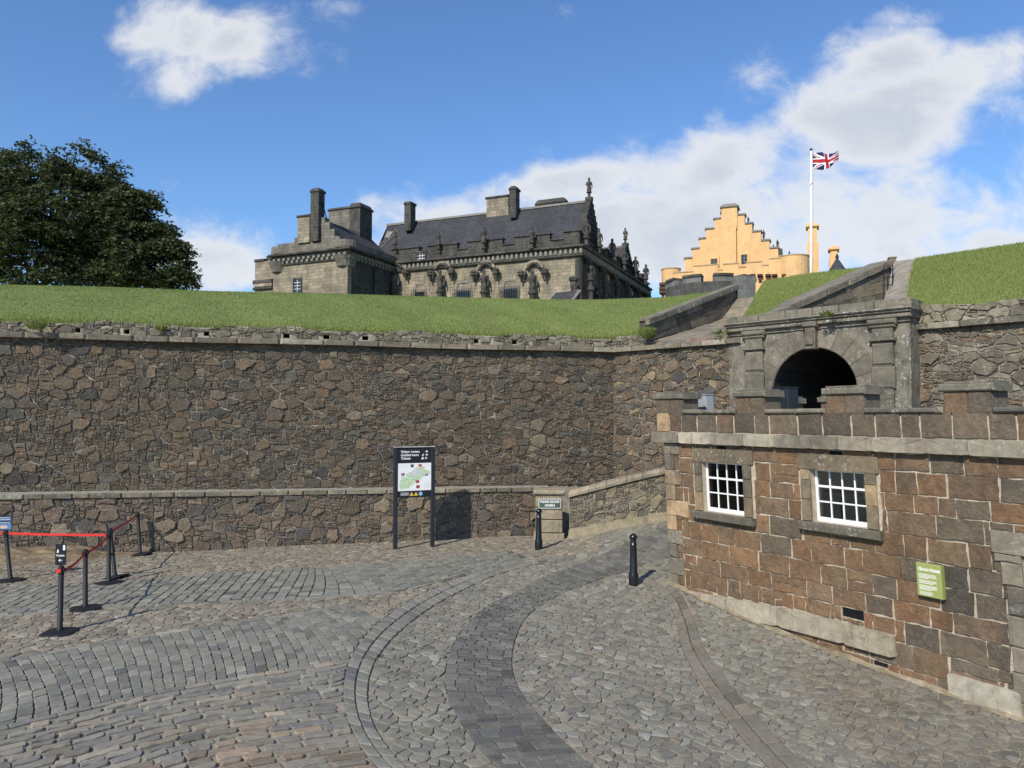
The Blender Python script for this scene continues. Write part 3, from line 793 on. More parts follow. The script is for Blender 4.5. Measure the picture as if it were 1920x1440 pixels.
# ------------------------------------------------------------ gateway
PL = Vector((5.79, 19.70, 0)); PR = Vector((8.72, 16.52, 0))
FG = Frame(PL.x, PL.y, PR.x - PL.x, PR.y - PL.y); LG = (PR - PL).length
def build_gateway():
    t = thing('gateway', 'weathered grey stone gateway with round arch, pilasters and keystone', 'gateway', (7.2, 18.1, 0))
    ua, zt = FG.uz(1449, 735); ub, _ = FG.uz(1608, 731); uc = (ua + ub) / 2; r = (ub - ua) / 2
    _, ztop = FG.uz(1530, 652); zs = ztop - r
    zc = FG.uz(1540, 600)[1]                                            # underside of the cornice
    # front with arched opening: fan of quads round the arch
    m = MB(); n = 24; zb = .3
    arc = [(uc - r * math.cos(math.pi * i / n), zs + r * math.sin(math.pi * i / n)) for i in range(n + 1)]
    def q(a, b, c, d, w=0): m.add([FG.P(*x, ) for x in ((a[0], w, a[1]), (b[0], w, b[1]), (c[0], w, c[1]), (d[0], w, d[1]))], [(0, 1, 2, 3)])
    q((-.15, zb), (uc - r, zb), (uc - r, zs), (-.15, zs)); q((uc + r, zb), (LG, zb), (LG, zs), (uc + r, zs))
    q((-.15, zs), (uc - r, zs), (uc - r, zc), (-.15, zc)); q((uc + r, zs), (LG, zs), (LG, zc), (uc + r, zc))
    for a, b in zip(arc, arc[1:]): q(a, b, (b[0], zc), (a[0], zc))
    m.fbox(FG, -.15, LG, .6, .8, zc, zc + .3)
    # right return of the portal block
    m.add([FG.P(LG, 0, zb), FG.P(LG, .9, zb), FG.P(LG, .9, zc), FG.P(LG, 0, zc)], [(0, 1, 2, 3)])
    m.add([FG.P(-.15, 0, zb), FG.P(-.15, .9, zb), FG.P(-.15, .9, zc), FG.P(-.15, 0, zc)], [(0, 1, 2, 3)])
    m.build('arch_wall', M['portal'], t)
    m = MB()                                                            # tunnel
    D = 9.0
    for a, b in zip(arc, arc[1:]): m.add([FG.P(a[0], .0, a[1]), FG.P(b[0], .0, b[1]), FG.P(b[0], D, b[1]), FG.P(a[0], D, a[1])], [(0, 1, 2, 3)])
    for u in (uc - r, uc + r): m.add([FG.P(u, 0, zb), FG.P(u, D, zb), FG.P(u, D, zs), FG.P(u, 0, zs)], [(0, 1, 2, 3)])
    m.add([FG.P(p[0], D, p[1]) for p in ([(uc - r, zb)] + arc + [(uc + r, zb)])], [tuple(range(len(arc) + 2))])
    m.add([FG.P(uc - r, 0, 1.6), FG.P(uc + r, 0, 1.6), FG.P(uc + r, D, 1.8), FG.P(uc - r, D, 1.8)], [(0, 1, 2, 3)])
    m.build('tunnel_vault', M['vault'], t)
    # voussoirs: wedge stones, only just proud, with joints
    S = Stones(); vr = r + .52
    for i in range(11):
        a0 = math.pi * i / 11; a1 = math.pi * (i + 1) / 11
        if i == 5: continue
        pts = [(uc - rr * math.cos(a), zs + rr * math.sin(a)) for rr, a in ((r + .01, a0), (vr, a0), (vr, (a0 + a1) / 2), (vr, a1), (r + .01, a1), (r + .005, (a0 + a1) / 2))]
        pts = [(p, min(z, zc - .03)) for p, z in pts]
        S.add(pts, .022, .004, .012, 0, .004, pick([(3, (.15, .14, .12)), (1, (.19, .18, .155))], .1), .03)
    # ashlar wall courses beside the arch
    S.build('voussoirs', M['dressed'], lambda u, z, h: FG.PA(u, z, h), t)
    m = MB(); m.cbox(FG, uc - .13, uc + .13, -.16, 0, ztop - .04, zc - .16, .02, (.15, .14, .12)); m.cbox(FG, uc - .17, uc + .17, -.20, 0, zc - .16, zc - .03, .02, (.15, .14, .12)); m.cbox(FG, uc - .10, uc + .10, -.20, -.162, ztop + .06, zc - .24, .015, (.13, .12, .1))
    m.build('keystone', M['dressed'], t)
    # pilasters: banded blocks
    def pil(a, b):
        m = MB(); zcap = zc - .12; g = (.15, .142, .12)
        m.fbox(FG, a + .05, b - .05, -.07, 0, zb, zcap - .5, (.10, .095, .085))
        h = (zcap - .52 - zb) / 9
        for k in range(9):
            z = zb + k * h; v = random.uniform(.85, 1.12); m.cbox(FG, a + (.0 if k % 2 else .03), b - (.0 if k % 2 else .03), -.10, -.0, z + .025, z + h - .02, .03, tuple(c * v for c in g))
        m.cbox(FG, a - .02, b + .02, -.14, 0, zcap - .50, zcap - .43, .02, g); m.cbox(FG, a + .03, b - .03, -.09, 0, zcap - .43, zcap - .20, .01, g)
        m.cbox(FG, a - .03, b + .03, -.13, 0, zcap - .20, zcap - .13, .03, g); m.cbox(FG, a - .06, b + .06, -.16, 0, zcap - .13, zcap, .04, g)
        return m.build('pilaster', M['dressed'], t)
    a0 = FG.uz(1394, 700, -.13)[0]; b0 = FG.uz(1430, 700, -.13)[0]; a1 = FG.uz(1631, 680, -.13)[0]; b1 = FG.uz(1676, 680, -.13)[0]
    pil(a0, b0); pil(a1, b1)
    # entablature
    m = MB(); g = (.14, .132, .112)
    m.cbox(FG, -.16, LG + .05, -.10, .5, zc - .11, zc, .02, g); m.cbox(FG, -.17, LG + .07, -.15, .5, zc, zc + .05, .02, g); m.cbox(FG, -.2, LG + .1, -.20, .5, zc + .05, zc + .11, .03, g)
    m.cbox(FG, -.1, LG + .02, -.05, .5, zc - .21, zc - .19, .008, g)
    m.build('cornice', M['portal'], t)
    # blocking course of big lichened stones above the cornice
    S = Stones(); zz = zc + .11
    course_row(S, -.15, LG + .06, lambda u: zz, lambda u: zz + .20 - (.03 if u < 1 else 0), (.6, 1.1), [(1, (.15, .14, .12)), (1, (.18, .17, .145))], H=.05, bevel=.02, tilt=.01)
    S.build('blocking_course', M['dressed'], lambda u, z, h: FG.PA(u, z, h + .04), t)
    m = MB(); m.fbox(FG, -.15, LG + .06, -.04, .5, zz - .01, zz + .18, (.13, .12, .1)); m.build('parapet_core', M['portal'], t)
    return zc
ZC = build_gateway()

# ------------------------------------------------------------ wall right of the gate
WX, WY = 9.02, 17.0
FRR = Frame(WX - .5, WY + .56, 1.44, -1.62)
def build_gate_side_wall():
    t = thing('rubble_wall', 'grey rubble wall with string course to the right of the gateway', 'wall', (10.5, 15.3, 0))
    zst = 5.42; L = 6.5
    S = rubble((0, L, .6, zst - .1), [(3, (.16, .145, .12)), (2, (.12, .105, .09)), (1.5, (.21, .195, .165)), (1, (.15, .11, .08))], H=.045)
    S.build('rubble_face', M['dressed'], lambda u, z, h: FRR.PA(u, z, h), t)
    backing(FRR, (0, L, -.2, 5.78), [], M['mortar'], 'wall_core', t)
    S = rubble((0, L, zst + .02, 5.92), PAL_PALE, size=(.4, .2), keep=.4, fine=.2, H=.06, topfn=lambda u: 5.84 + .06 * np.sin(2.1 * u))
    S.build('top_masonry', M['dressed'], lambda u, z, h: FRR.PA(u, z, h), t)
    S = Stones(); course_row(S, -.1, L, lambda u: zst - .115, lambda u: zst + .03, (.5, 1.0), PAL_PALE, H=.11, bevel=.05, tilt=.004)
    S.build('string_course', M['dressed'], lambda u, z, h: FRR.PA(u, z, h + .06), t)
    m = MB(); m.fbox(FRR, 0, L, -.07, .0, zst - .1, zst + .015); m.build('string_bed', M['dressed'], t)
build_gate_side_wall()

# ------------------------------------------------------------ low curved wall and pier by the ramp
def build_low_wall():
    t = thing('curved_ramp_wall', 'low curved rubble wall with sloping rounded coping beside the cobbled ramp', 'wall', (2.8, 20.3, 0))
    path = spline([(1.55, 20.62), (2.1, 20.42), (2.7, 20.28), (3.3, 20.12), (4.1, 19.75), (5.0, 19.2), (5.6, 18.75)], 60)
    d = np.concatenate([[0], np.cumsum(np.hypot(*np.diff(path, axis=0).T))]); L = d[-1]
    tg = np.gradient(path, axis=0); tg /= np.hypot(*tg.T)[:, None]; nr = np.column_stack([tg[:, 1], -tg[:, 0]])   # towards the road
    def mp(u, z, h):
        i = np.clip(np.asarray(u) / L * 59, 0, 58.999); k = i.astype(int); f = (i - k)[:, None]
        p = path[k] * (1 - f) + path[k + 1] * f; n = nr[k] * (1 - f) + nr[k + 1] * f
        q = p + n * np.asarray(h)[:, None]; return np.stack([q[:, 0], q[:, 1], z + gz(p[:, 0], p[:, 1])], 1)
    top_ = lambda u: 1.13 + .04 * np.asarray(u)
    S = rubble((0, L, -.1, 1.4), [(3, (.14, .125, .10)), (2, (.10, .095, .085)), (1.5, (.2, .175, .13))], size=(.3, .24), keep=.3, H=.04, topfn=lambda u: top_(u) - .02)
    S.build('rubble_face', M['dressed'], mp, t)
    m = MB()
    for k in range(59):
        a, b = d[k], d[k + 1]
        P = mp(np.array([a, b, b, a]), np.array([-.3, -.3, top_(b), top_(a)]), np.array([0., 0, 0, 0])); m.add(P, [(0, 1, 2, 3)])
        P = mp(np.array([a, b, b, a]), np.array([-.3, -.3, top_(b), top_(a)]), np.array([-.4] * 4)); m.add(P, [(0, 1, 2, 3)])
    m.build('wall_core', M['mortar'], t)
    # rounded coping as a swept half-round
    cs = [(.09, -.01), (.10, .06), (.05, .135), (-.1, .17), (-.3, .17), (-.45, .12), (-.48, -.01)]; m = MB(); P0 = None; u = 0
    joints = []; 
    while u < L: joints.append(u); u += random.uniform(.4, .7)
    joints.append(L)
    for a, b in zip(joints, joints[1:]):
        col = tuple(pick([(2, (.25, .225, .18)), (1, (.19, .175, .145)), (1, (.3, .27, .21))], .08)); us = np.linspace(a + .006, b - .006, 5); rings = []
        for uu in us: rings.append(mp(np.full(7, uu), np.array([float(top_(uu)) + c[1] for c in cs]), np.array([c[0] for c in cs])))
        n = 7; V = np.concatenate(rings); F = [(r * n + i, r * n + (i + 1) % n, (r + 1) * n + (i + 1) % n, (r + 1) * n + i) for r in range(4) for i in range(n)]
        F += [tuple(range(6, -1, -1)), tuple(range(28, 35))]; m.add(V, F, col)
    m.build('coping', M['dressed'], t, smooth=False)
    # battered foot
    m = MB()
    for k in range(59):
        a, b = d[k], d[k + 1]; w0, w1 = .16 + .02 * math.sin(a * 5), .16 + .02 * math.sin(b * 5)
        P = mp(np.array([a, b, b, a]), np.array([.02, .02, .26, .26]), np.array([w0, w1, .03, .03])); m.add(P, [(0, 1, 2, 3)], (.2, .18, .13))
        P = mp(np.array([a, b, b, a]), np.array([-.05, -.05, .02, .02]), np.array([w0 + .02, w1 + .02, w0, w1])); m.add(P, [(0, 1, 2, 3)], (.2, .18, .13))
    m.build('battered_foot', M['dressed'], t)
    t2 = thing('stone_pier', 'pale square stone pier with rounded cap at the end of the low wall', 'pier', (1.08, 20.78, 0))
    fr = Frame(.62, 20.72, 1, -.06); m = MB(); cols = [(.26, .235, .18), (.24, .22, .17), (.28, .25, .19)]
    z = -.05
    for k, h in enumerate((.28, .36, .33, .33)):
        m.cbox(fr, -.03 if k == 0 else .02, .80 if k == 0 else .75, -.03 if k == 0 else 0, .6, z, z + h - .015, .02, cols[k % 3]); z += h
    m.build('shaft', M['dressed'], t2)
    m = MB(); m.cbox(fr, -.05, .84, -.07, .66, z - .01, z + .13, .05, (.27, .245, .2)); m.build('cap', M['dressed'], t2)
    return fr, z
FP_, ZP = build_low_wall()

# ------------------------------------------------------------ grass banks and plateau
M['grass_soil'] = rich('grass_turf', (.15, .19, .055), var=.3, scale=1.2, bump=.6, bscale=50, dirt=((.17, .165, .06), .7))
M['blade'] = leafmat('grass_blade', (.13, .175, .042), (.255, .285, .085), .2)
M['darkstone'] = rich('dark_embrasure_stone', (1.12, 1.02, .86), attr=True, var=.5, scale=4, bump=.7, bscale=26, lichen=.35, lcol=(.4, .4, .36), streak=.3, dirt=((.06, .058, .05), .5))
def grid_surface(rows, n):
    """rows: list of lists of points; returns a bilinear/lofted point grid"""
    return np.array([resample(np.array(r)[:, :2], n) for r in rows])
class Surf:
    def __init__(s, A, nz=0.0):      # A: (rows, cols, 3)
        s.A = A; s.r, s.c = A.shape[:2]
    def mesh(s):
        V = s.A.reshape(-1, 3); F = [(j * s.c + i, j * s.c + i + 1, (j + 1) * s.c + i + 1, (j + 1) * s.c + i) for j in range(s.r - 1) for i in range(s.c - 1)]
        return V, F
    def at(s, a, b):
        i = np.clip(a * (s.r - 1), 0, s.r - 1.0001); j = np.clip(b * (s.c - 1), 0, s.c - 1.0001); k = i.astype(int); l = j.astype(int); f = (i - k)[:, None]; g = (j - l)[:, None]
        return (s.A[k, l] * (1 - f) + s.A[k + 1, l] * f) * (1 - g) + (s.A[k, l + 1] * (1 - f) + s.A[k + 1, l + 1] * f) * g
BL = dict(v=[], f=[], c=[])
def blades(P, h, w, tone):
    n = len(P); a = rng.uniform(0, 2 * np.pi, n); ln = rng.normal(0, .4, (n, 2)) * h[:, None]; hh = h * rng.uniform(.6, 1.2, n)
    d = np.stack([np.cos(a) * w, np.sin(a) * w, np.zeros(n)], 1); tip = P + np.column_stack([ln, hh])
    V = np.stack([P - d - [0, 0, .01], P + d - [0, 0, .01], tip], 1).reshape(-1, 3); b = sum(len(x) for x in BL['v'])
    BL['v'].append(V); BL['f'].extend([(b + 3 * i, b + 3 * i + 1, b + 3 * i + 2) for i in range(n)])
    t = np.clip(tone + rng.normal(0, .18, n), 0, 1); BL['c'].append(np.repeat(np.stack([t, t, t], 1), 3, 0))
def loft(front, crest, nr, nc, bulge=.12):
    Fp = np.array(front, float); Cp = np.array(crest, float)
    def rs(P):
        d = np.concatenate([[0], np.cumsum(np.hypot(*np.diff(P[:, :2], axis=0).T))]); t = np.linspace(0, d[-1], nc); return np.stack([np.interp(t, d, P[:, k]) for k in range(3)], 1)
    a, b = rs(Fp), rs(Cp); out = []
    for k in range(nr):
        t = k / (nr - 1); p = a * (1 - t) + b * t; p[:, 2] += bulge * math.sin(math.pi * t) * (1 if t > 0 else 0) + .03 * np.sin(p[:, 0] * 2.1 + p[:, 1]) * math.sin(math.pi * t); out.append(p)
    return np.array(out)
def build_banks():
    fr = []
    for u in np.linspace(-17.5, UC, 24): p = FW.P(u, .10, 5.66); fr.append((p[0], p[1], 5.66 + .03 * math.sin(u * 2)))
    p = FR.P(.9, .2, 5.75); fr.append(p)
    cpx = [(-420, 531), (-200, 532), (0, 534), (200, 538), (400, 546), (600, 550), (800, 556), (1000, 561), (1120, 562), (1250, 557), (1330, 548), (1383, 538)]
    Yc = np.interp([q[0] for q in cpx], [-420, 0, 1000, 1250, 1383], [26.2, 26.4, 27.2, 26.8, 25.85])
    cr = [tuple(onY(px, py, Y)) for (px, py), Y in zip(cpx, Yc)]
    A = loft(fr, cr, 12, 90, .16)
    back = A[-1].copy(); back[:, 1] += 2.5; back[:, 0] *= (back[:, 1]) / (back[:, 1] - 2.5); back[:, 2] -= .35; A = np.concatenate([A, back[None]])
    sA = Surf(A); V, F = sA.mesh(); o = link('grass_bank', fast_mesh('grass_bank', V, F, None, True, [M['grass_soil']])); struct(o)
    n = 190000; a = rng.random(n) ** 1.1; b = rng.random(n); P = sA.at(a * .93, b); edge = np.exp(-a * 18)
    blades(P, .022 + .05 * edge + .016 * rng.random(n), .010 + 0 * a, .5 + .22 * np.sin(P[:, 0] * .5 + 2 * np.sin(P[:, 1] * .4)) * np.sin(P[:, 1] * .9 + P[:, 0] * .2) + .12 * np.sin(P[:, 0] * 3.1 + P[:, 1] * 2.3) + edge * .3)
    n = 9000; P = sA.at(rng.random(n) * .035, rng.random(n)); blades(P, rng.uniform(.06, .16, n), .012 + np.zeros(n), .75)
    # second patch above the gate
    a0, a1 = (6.12, 19.95, 6.02), (6.75, 19.25, 6.02); c0, c1 = onY(1432, 527, 25.1), onY(1668, 492, 21.2)
    A = loft([a0, a1], [tuple(c0), tuple(onY(1500, 515, 24.2)), tuple(onY(1640, 499, 21.9)), tuple(c1)], 14, 24, .0)
    back = A[-1] + np.array([.9, 2.5, -.35]); A = np.concatenate([A, back[None]]); s2 = Surf(A); V, F = s2.mesh()
    struct(link('grass_bank', fast_mesh('grass_bank', V, F, None, True, [M['grass_soil']])))
    n = 40000; P = s2.at(rng.random(n) * .93, rng.random(n)); blades(P, .03 + .03 * rng.random(n), .009 + np.zeros(n), .85)
    # third patch at the right
    f3 = [FRR.P(u, .10, 5.76) for u in (.55, 1.5, 3, 4.5, 6.5)]
    c3 = [tuple(onY(1716, 485, 20.2)), tuple(onY(1790, 474, 20.0)), tuple(onY(1920, 455, 18.6)), tuple(onY(2060, 430, 17.4)), tuple(onY(2300, 395, 15.5))]
    A = loft(f3, c3, 14, 40, .15); back = A[-1] + np.array([1.2, 2.5, -.35]); A = np.concatenate([A, back[None]]); s3 = Surf(A); V, F = s3.mesh()
    struct(link('grass_bank', fast_mesh('grass_bank', V, F, None, True, [M['grass_soil']])))
    n = 70000; P = s3.at(rng.random(n) * .93, rng.random(n)); blades(P, .03 + .03 * rng.random(n), .008 + np.zeros(n), .70)
    # daisies and pale specks are part of the grass
    V = np.concatenate(BL['v']); me = fast_mesh('grass', V, BL['f'], np.concatenate(BL['c']), False, [M['blade']], None, False); g = link('grass', me); g['kind'] = 'stuff'
    # plateau behind the crest
    rows = []
    for Y, z in ((27.9, 7.15), (60, 7.0), (140, 6.5), (420, 2.0)):
        rows.append([((px - 960) / FPX * Y, Y, z) for px in range(-700, 2700, 100)])
    V, F = Surf(np.array(rows)).mesh(); struct(link('castle_plateau', fast_mesh('castle_plateau', V, F, None, True, [M['grass_soil']])))
build_banks()

# ------------------------------------------------------------ embrasures of the rampart
def cheek(t, S, E, zt0, zt1, zb0, zb1, name='cheek_wall', thick=.25, zbm=None, cope=.12):
    fr = Frame(S[0], S[1], E[0] - S[0], E[1] - S[1]); L = math.hypot(E[0] - S[0], E[1] - S[1])
    zt = lambda u: zt0 + (zt1 - zt0) * u / L; zb = lambda u: float(np.interp(u / L, [0, .79, 1], [zb0, zbm if zbm else zb0 + (zb1 - zb0) * .79, zb1]))
    zc_ = min(zb0, zb1); m = MB(); m.add([fr.P(0, 0, zb0 - .4), fr.P(L, 0, zb1 - .4), fr.P(L, 0, zt1), fr.P(0, 0, zt0), fr.P(0, thick, zb0 - .4), fr.P(L, thick, zb1 - .4), fr.P(L, thick, zt1), fr.P(0, thick, zt0)],
          [(0, 1, 2, 3), (7, 6, 5, 4), (1, 5, 6, 2), (3, 2, 6, 7), (0, 3, 7, 4), (0, 4, 5, 1)], (.07, .066, .06))
    m.build(name, M['darkstone'], t)
    P_ = Stones(); u = 0; rows_ = 3
    while u < L:                                     # slanting ashlars
        w = random.uniform(.6, 1.0); e = min(u + w, L)
        for k in range(rows_):
            f0, f1 = k / rows_, (k + 1) / rows_; sl = .45
            g = lambda uu, f: (min(max(uu - sl * (f - .5), 0), L), zb(min(max(uu - sl * (f - .5), 0), L)) * (1 - f) + (zt(min(max(uu - sl * (f - .5), 0), L)) - cope * .5) * f)
            P_.add([g(u, f0), g(e, f0), g(e, f1), g(u, f1)], .035, .009, .014, 0, .006, pick([(3, (.14, .13, .112)), (1, (.10, .095, .085)), (1, (.18, .17, .145))], .1), .03)
        u = e
    P_.build(name.replace('wall', 'stones'), M['darkstone'], lambda a, z, h: fr.PA(a, z, h), t)
    S2 = Stones(); course_row(S2, -.05, L + .05, lambda q: zt(q) - cope, lambda q: zt(q) + .03, (.6, 1.1), [(1, (.15, .14, .12)), (1, (.19, .18, .155))], H=.08, bevel=.03, tilt=.006)
    S2.build('coping', M['darkstone'], lambda a, z, h: fr.PA(a, z, h + .02), t)
    m = MB(); m.fbox(fr, -.05, L + .05, -.085, thick + .03, zt(-.05) + .015, zt(-.05) + .06, (.17, .16, .14), 0, zt(L + .05) + .015, zt(L + .05) + .06); m.build('coping_bed', M['darkstone'], t)
    return fr, L
def build_embrasures():
    t = thing('embrasure', 'stone lined gun embrasure cut through the grass bank left of the gateway', 'embrasure', (5.5, 22.5, 5.4))
    zs0 = 5.50; S = (3.9, 21.85); E = (7.70, 25.85)
    cheek(t, S, E, onY(1204, 602, 21.9)[2], onY(1383, 537, 25.85)[2], zs0 + .05, 7.42, zbm=6.57)
    m = MB(); B = FR.P(LR - .35, .15, 0); n = 10
    a, b, c, d = Vector((3.9, 21.75, zs0)), Vector((B[0] + .35, B[1] + .1, zs0 + .06)), Vector((8.45, 25.15, 7.4)), Vector((7.72, 25.8, 7.4))
    def SL(A_, B_, f): p = A_.lerp(B_, f); p.z = float(np.interp(f, [0, .79, 1], [A_.z, 6.57, B_.z])); return p
    for k in range(n):
        f0, f1 = k / n, (k + 1) / n; v = random.uniform(.85, 1.15)
        q = [SL(a, d, f0), SL(b, c, f0), SL(b, c, f1), SL(a, d, f1)]; off = Vector((0, 0, .012 * (k % 2)))
        m.prism([tuple(p + off) for p in q], (0, 0, -.3), tuple(x * v for x in (.19, .175, .15)))
    m.build('sloping_sole', M['darkstone'], t)
    # slabs lying on the wall head in front of the sole
    m = MB(); u = .7
    while u < LR - .1:
        l = random.uniform(.5, .8); m.fbox(FR, u, min(u + l - .01, LR), -.02, .9, ZS + .02, ZS + .10 + random.uniform(0, .05), tuple(x * random.uniform(.8, 1.15) for x in (.17, .155, .13))); u += l
    m.build('wall_head_slab', M['darkstone'], t)
    m = MB(); m.prism([(b.x, b.y, zs0 - .2), (c.x, c.y, 7.2), (c.x, c.y, 7.83), (6.12, 19.95, 6.05)], (.35, -.25, 0), (.13, .12, .105)); m.build('hidden_cheek', M['darkstone'], t)
    t2 = thing('embrasure', 'stone lined embrasure with long sloping coping directly above the gate arch', 'embrasure', (9, 20, 6))
    zb = ZC + .28; S = (6.72, 19.22); E = (10.72, 21.25)
    cheek(t2, S, E, onY(1436, 588, 19.2)[2], onY(1676, 490, 21.2)[2], zb + .0, zb + .55, thick=.7)
    # pale sloping slab of the far cheek, beside the third bank
    m = MB(); q = [onY(1655, 572, 18.4), onY(1712, 562, 17.7), onY(1716, 485, 20.3), onY(1676, 490, 21.2)]
    m.prism([tuple(p) for p in q], (.1, .25, -.25), (.24, .23, .205)); m.build('sloping_slab', M['darkstone'], t2)
    m = MB(); q = [onY(1432, 601, 19.1), onY(1655, 569, 18.2), onY(1690, 556, 19.5), onY(1440, 592, 20.0)]; m.prism([tuple(p) for p in q], (0, 0, -.12), (.13, .12, .1)); m.build('sole', M['darkstone'], t2)
    # iron grate over the opening
    g = thing('iron_grate', 'dark iron bar grate standing between the coping end and the pale slab', 'grate', tuple(onY(1665, 555, 19.5)))
    m = MB()
    for px in (1657, 1664, 1673): a = onY(px, 566, 18.9); b = onY(px + 1, 498, 19.9); m.tube([a, b], .014, 6)
    for py in (520, 535, 506): m.tube([onY(1653, py, 19.4), onY(1676, py - 1, 19.4)], .012, 6)
    m.build('bars', M['blackplastic'], g)
    o = MB(); a = onY(1676, 486, 21.6); fr = Frame(a[0] - .12, a[1], 1, -.3); o.cbox(fr, 0, .17, 0, .25, a[2] - .3, a[2] + .03, .015, (.30, .25, .17)); o.cbox(fr, -.02, .19, -.02, .27, a[2] + .03, a[2] + .07, .01, (.26, .22, .16))
    top(o.build('chimney_pot', M['darkstone']), 'small tan stone block with flat cap at the top end of the long coping', 'stone block')
build_embrasures()

# ------------------------------------------------------------ guard house
class ShearFrame(Frame):
    K = .05; Z0 = 3.87
    def P(s, u, w, z): return Frame.P(s, u + s.K * (s.Z0 - z), w, z)
    def PA(s, u, z, h): return Frame.PA(s, u + s.K * (s.Z0 - z), z, h)
    def uz(s, px, py, w=0.0):
        u, z = Frame.uz(s, px, py, w); return u - s.K * (s.Z0 - z), z
FGH = ShearFrame(3.17, 15.9, 3.53, -5.84)
gu = lambda px, py, w=0: FGH.uz(px, py, w)
PAL_BROWN = [(5, (.158, .110, .070)), (3, (.172, .110, .066)), (2, (.150, .112, .076)), (.35, (.105, .09, .07))]
PAL_DARK = [(4, (.118, .102, .080)), (3, (.100, .089, .073)), (2.4, (.140, .104, .073)), (.8, (.070, .066, .058))]
PAL_TAN = [(4, (.27, .215, .15)), (2, (.20, .175, .135)), (2, (.14, .125, .10)), (1, (.33, .26, .17))]
def build_guard_house():
    t = thing('guard_house', 'squared brown stone guard house with crenellated parapet and two white windows', 'building', (6, 13, 0))
    zct = gu(1228, 809)[1]; zcb = gu(1228, 829)[1]; L = 9.0
    u1a, z1b = gu(1320, 959); u1b, z1t = gu(1393, 870); u2a, z2b = gu(1525, 975); u2b, z2t = gu(1622, 887)
    z1t = (z1t + gu(1320, 866)[1]) / 2; z1b = (z1b + gu(1393, 967)[1]) / 2; z2t = (z2t + gu(1522, 879)[1]) / 2; z2b = (z2b + gu(1622, 993)[1]) / 2
    W = [(u1a, u1b, z1b, z1t), (u2a, u2b, z2b, z2t)]
    ud, zd = gu(1917, 1042); door = (ud, ud + 1.0, -1.3, zd)
    def vent(px0, py0, px1, py1): a = gu(px0, (py0 + py1) / 2 - 4); b = gu(px1, (py0 + py1) / 2 + 4); zt = gu(px0, py0)[1]; zb = gu(px0, py1 - 10)[1]; return (a[0], b[0], zb, zt)
    V = [vent(1578, 1137, 1620, 1165), vent(1637, 1237, 1665, 1256), vent(1831, 1316, 1862, 1337), (gu(1341, 838)[0], gu(1361, 838)[0], zcb - .10, zcb - .015), (gu(1553, 850)[0], gu(1580, 850)[0], zcb - .10, zcb - .015)]
    holes = W + [door] + V
    backing(FGH, (0, L, -1.4, 3.40), holes, M['mortar_pale'], 'wall_core', t, depth=.3)
    m = MB(); us = np.linspace(0, 7.6, 60); L_ = []                  # sandy mortar fillet along the foot
    for u in us:
        p = FGH.P(u, 0, 0); z = float(gz(p[0], p[1])); L_ += [FGH.P(u, -.045 - .01 * math.sin(u * 9), z + .05 + .015 * math.sin(u * 5)), FGH.P(u, -.15 - .02 * math.sin(u * 7 + 1), z + .012)]
    m.add(L_, [(2 * i, 2 * i + 1, 2 * i + 3, 2 * i + 2) for i in range(59)], (.30, .26, .19)); m.c = [tuple(x * kk for x in c) for c in m.c for kk in (random.uniform(.55, 1.05),)]; m.build('foot_fillet', M['dressed'], t)
    # dressed surrounds of the windows
    SS = {}; excl = list(V)
    def SP(k): return SS.setdefault(k, Stones())
    for k, (a, b, c, d) in enumerate(W):
        j = .19; lt = .26
        S = SP(('window_surround', k)); S.add([(a - j - .04, d), (b + j + .06, d), (b + j + .06, d + lt), (a - j - .04, d + lt)], .045, .003, .01, 0, .002, (.17, .14, .10), .02)
        for (x0, x1) in ((a - j, a), (b, b + j)):
            z = c; hs = [.34, .3, .3]
            for h in (.36, .33, .36, .5):
                e = min(z + h, d); 
                if e - z > .03: S.add([(x0, z), (x1, z), (x1, e), (x0, e)], .04, .003, .01, 0, .003, pick([(2, (.17, .145, .105)), (1.5, (.12, .11, .09)), (1, (.28, .215, .135))], .08), .02)
                z = e
        excl.append((a - j - .04, b + j + .06, c - .16, d + lt)); 
    # quoins at the left corner, alternately long and short
    z = -.1; k = 0; S = SP(('quoins', 0))
    while z < zcb - .02:
        h = random.uniform(.27, .34); e = min(z + h, zcb); w = (.42 if k % 2 else .26)
        if k == 5: w = .62
        S.add([(0, z), (w, z), (w, e), (0, e)], .045, .004, .014, 0, .006, pick([(2, (.30, .235, .155)), (2, (.2, .18, .14)), (1, (.14, .13, .11)), (1, (.36, .27, .165))], .08) if z > 1.0 else pick([(2, (.24, .22, .175)), (1, (.17, .16, .135))], .1), .03, .004, .2)
        excl.append((0, w, z, e)); z = e; k += 1
    # jamb of the doorway
    z = -1.1; S = SP(('door_surround', 0))
    while z < zd - .02:
        h = random.uniform(.3, .42); e = min(z + h, zd); w = random.uniform(.2, .36)
        S.add([(ud - w, z), (ud, z), (ud, e), (ud - w, e)], .05, .004, .02, 0, .004, pick([(2, (.2, .185, .155)), (1, (.14, .13, .115)), (1, (.25, .235, .2))], .1), .03, .004, .2); excl.append((ud - w, ud, z, e)); z = e
    S.add([(ud - .38, zd), (ud + 1.3, zd), (ud + 1.3, zd + .3), (ud - .38, zd + .3)], .06, .004, .02, 0, .004, (.2, .185, .155), .02); excl.append((ud - .38, ud + 1.3, zd, zd + .3)); excl.append(door)
    # pale plinth blocks, stepping down with the ground
    p0, q0 = gu(1300, 1108); pa, qa = gu(1480, 1140); pb_, qb = gu(1680, 1190); _, qc = gu(1680, 1222)
    zpt = (qa + qb) / 2 ; zpb = zpt - .26
    S = SP(('plinth_course', 0)); zl = lambda u: float(np.interp(u, [p0, pa, pb_], [q0 - .01, qa, qb])); course_row(S, p0 - .2, pb_, lambda u: zl(u) - .34, zl, (.75, 1.3), [(2, (.36, .335, .28)), (1, (.31, .285, .23))], H=.085, bevel=.012, tilt=.003, gap=.003)
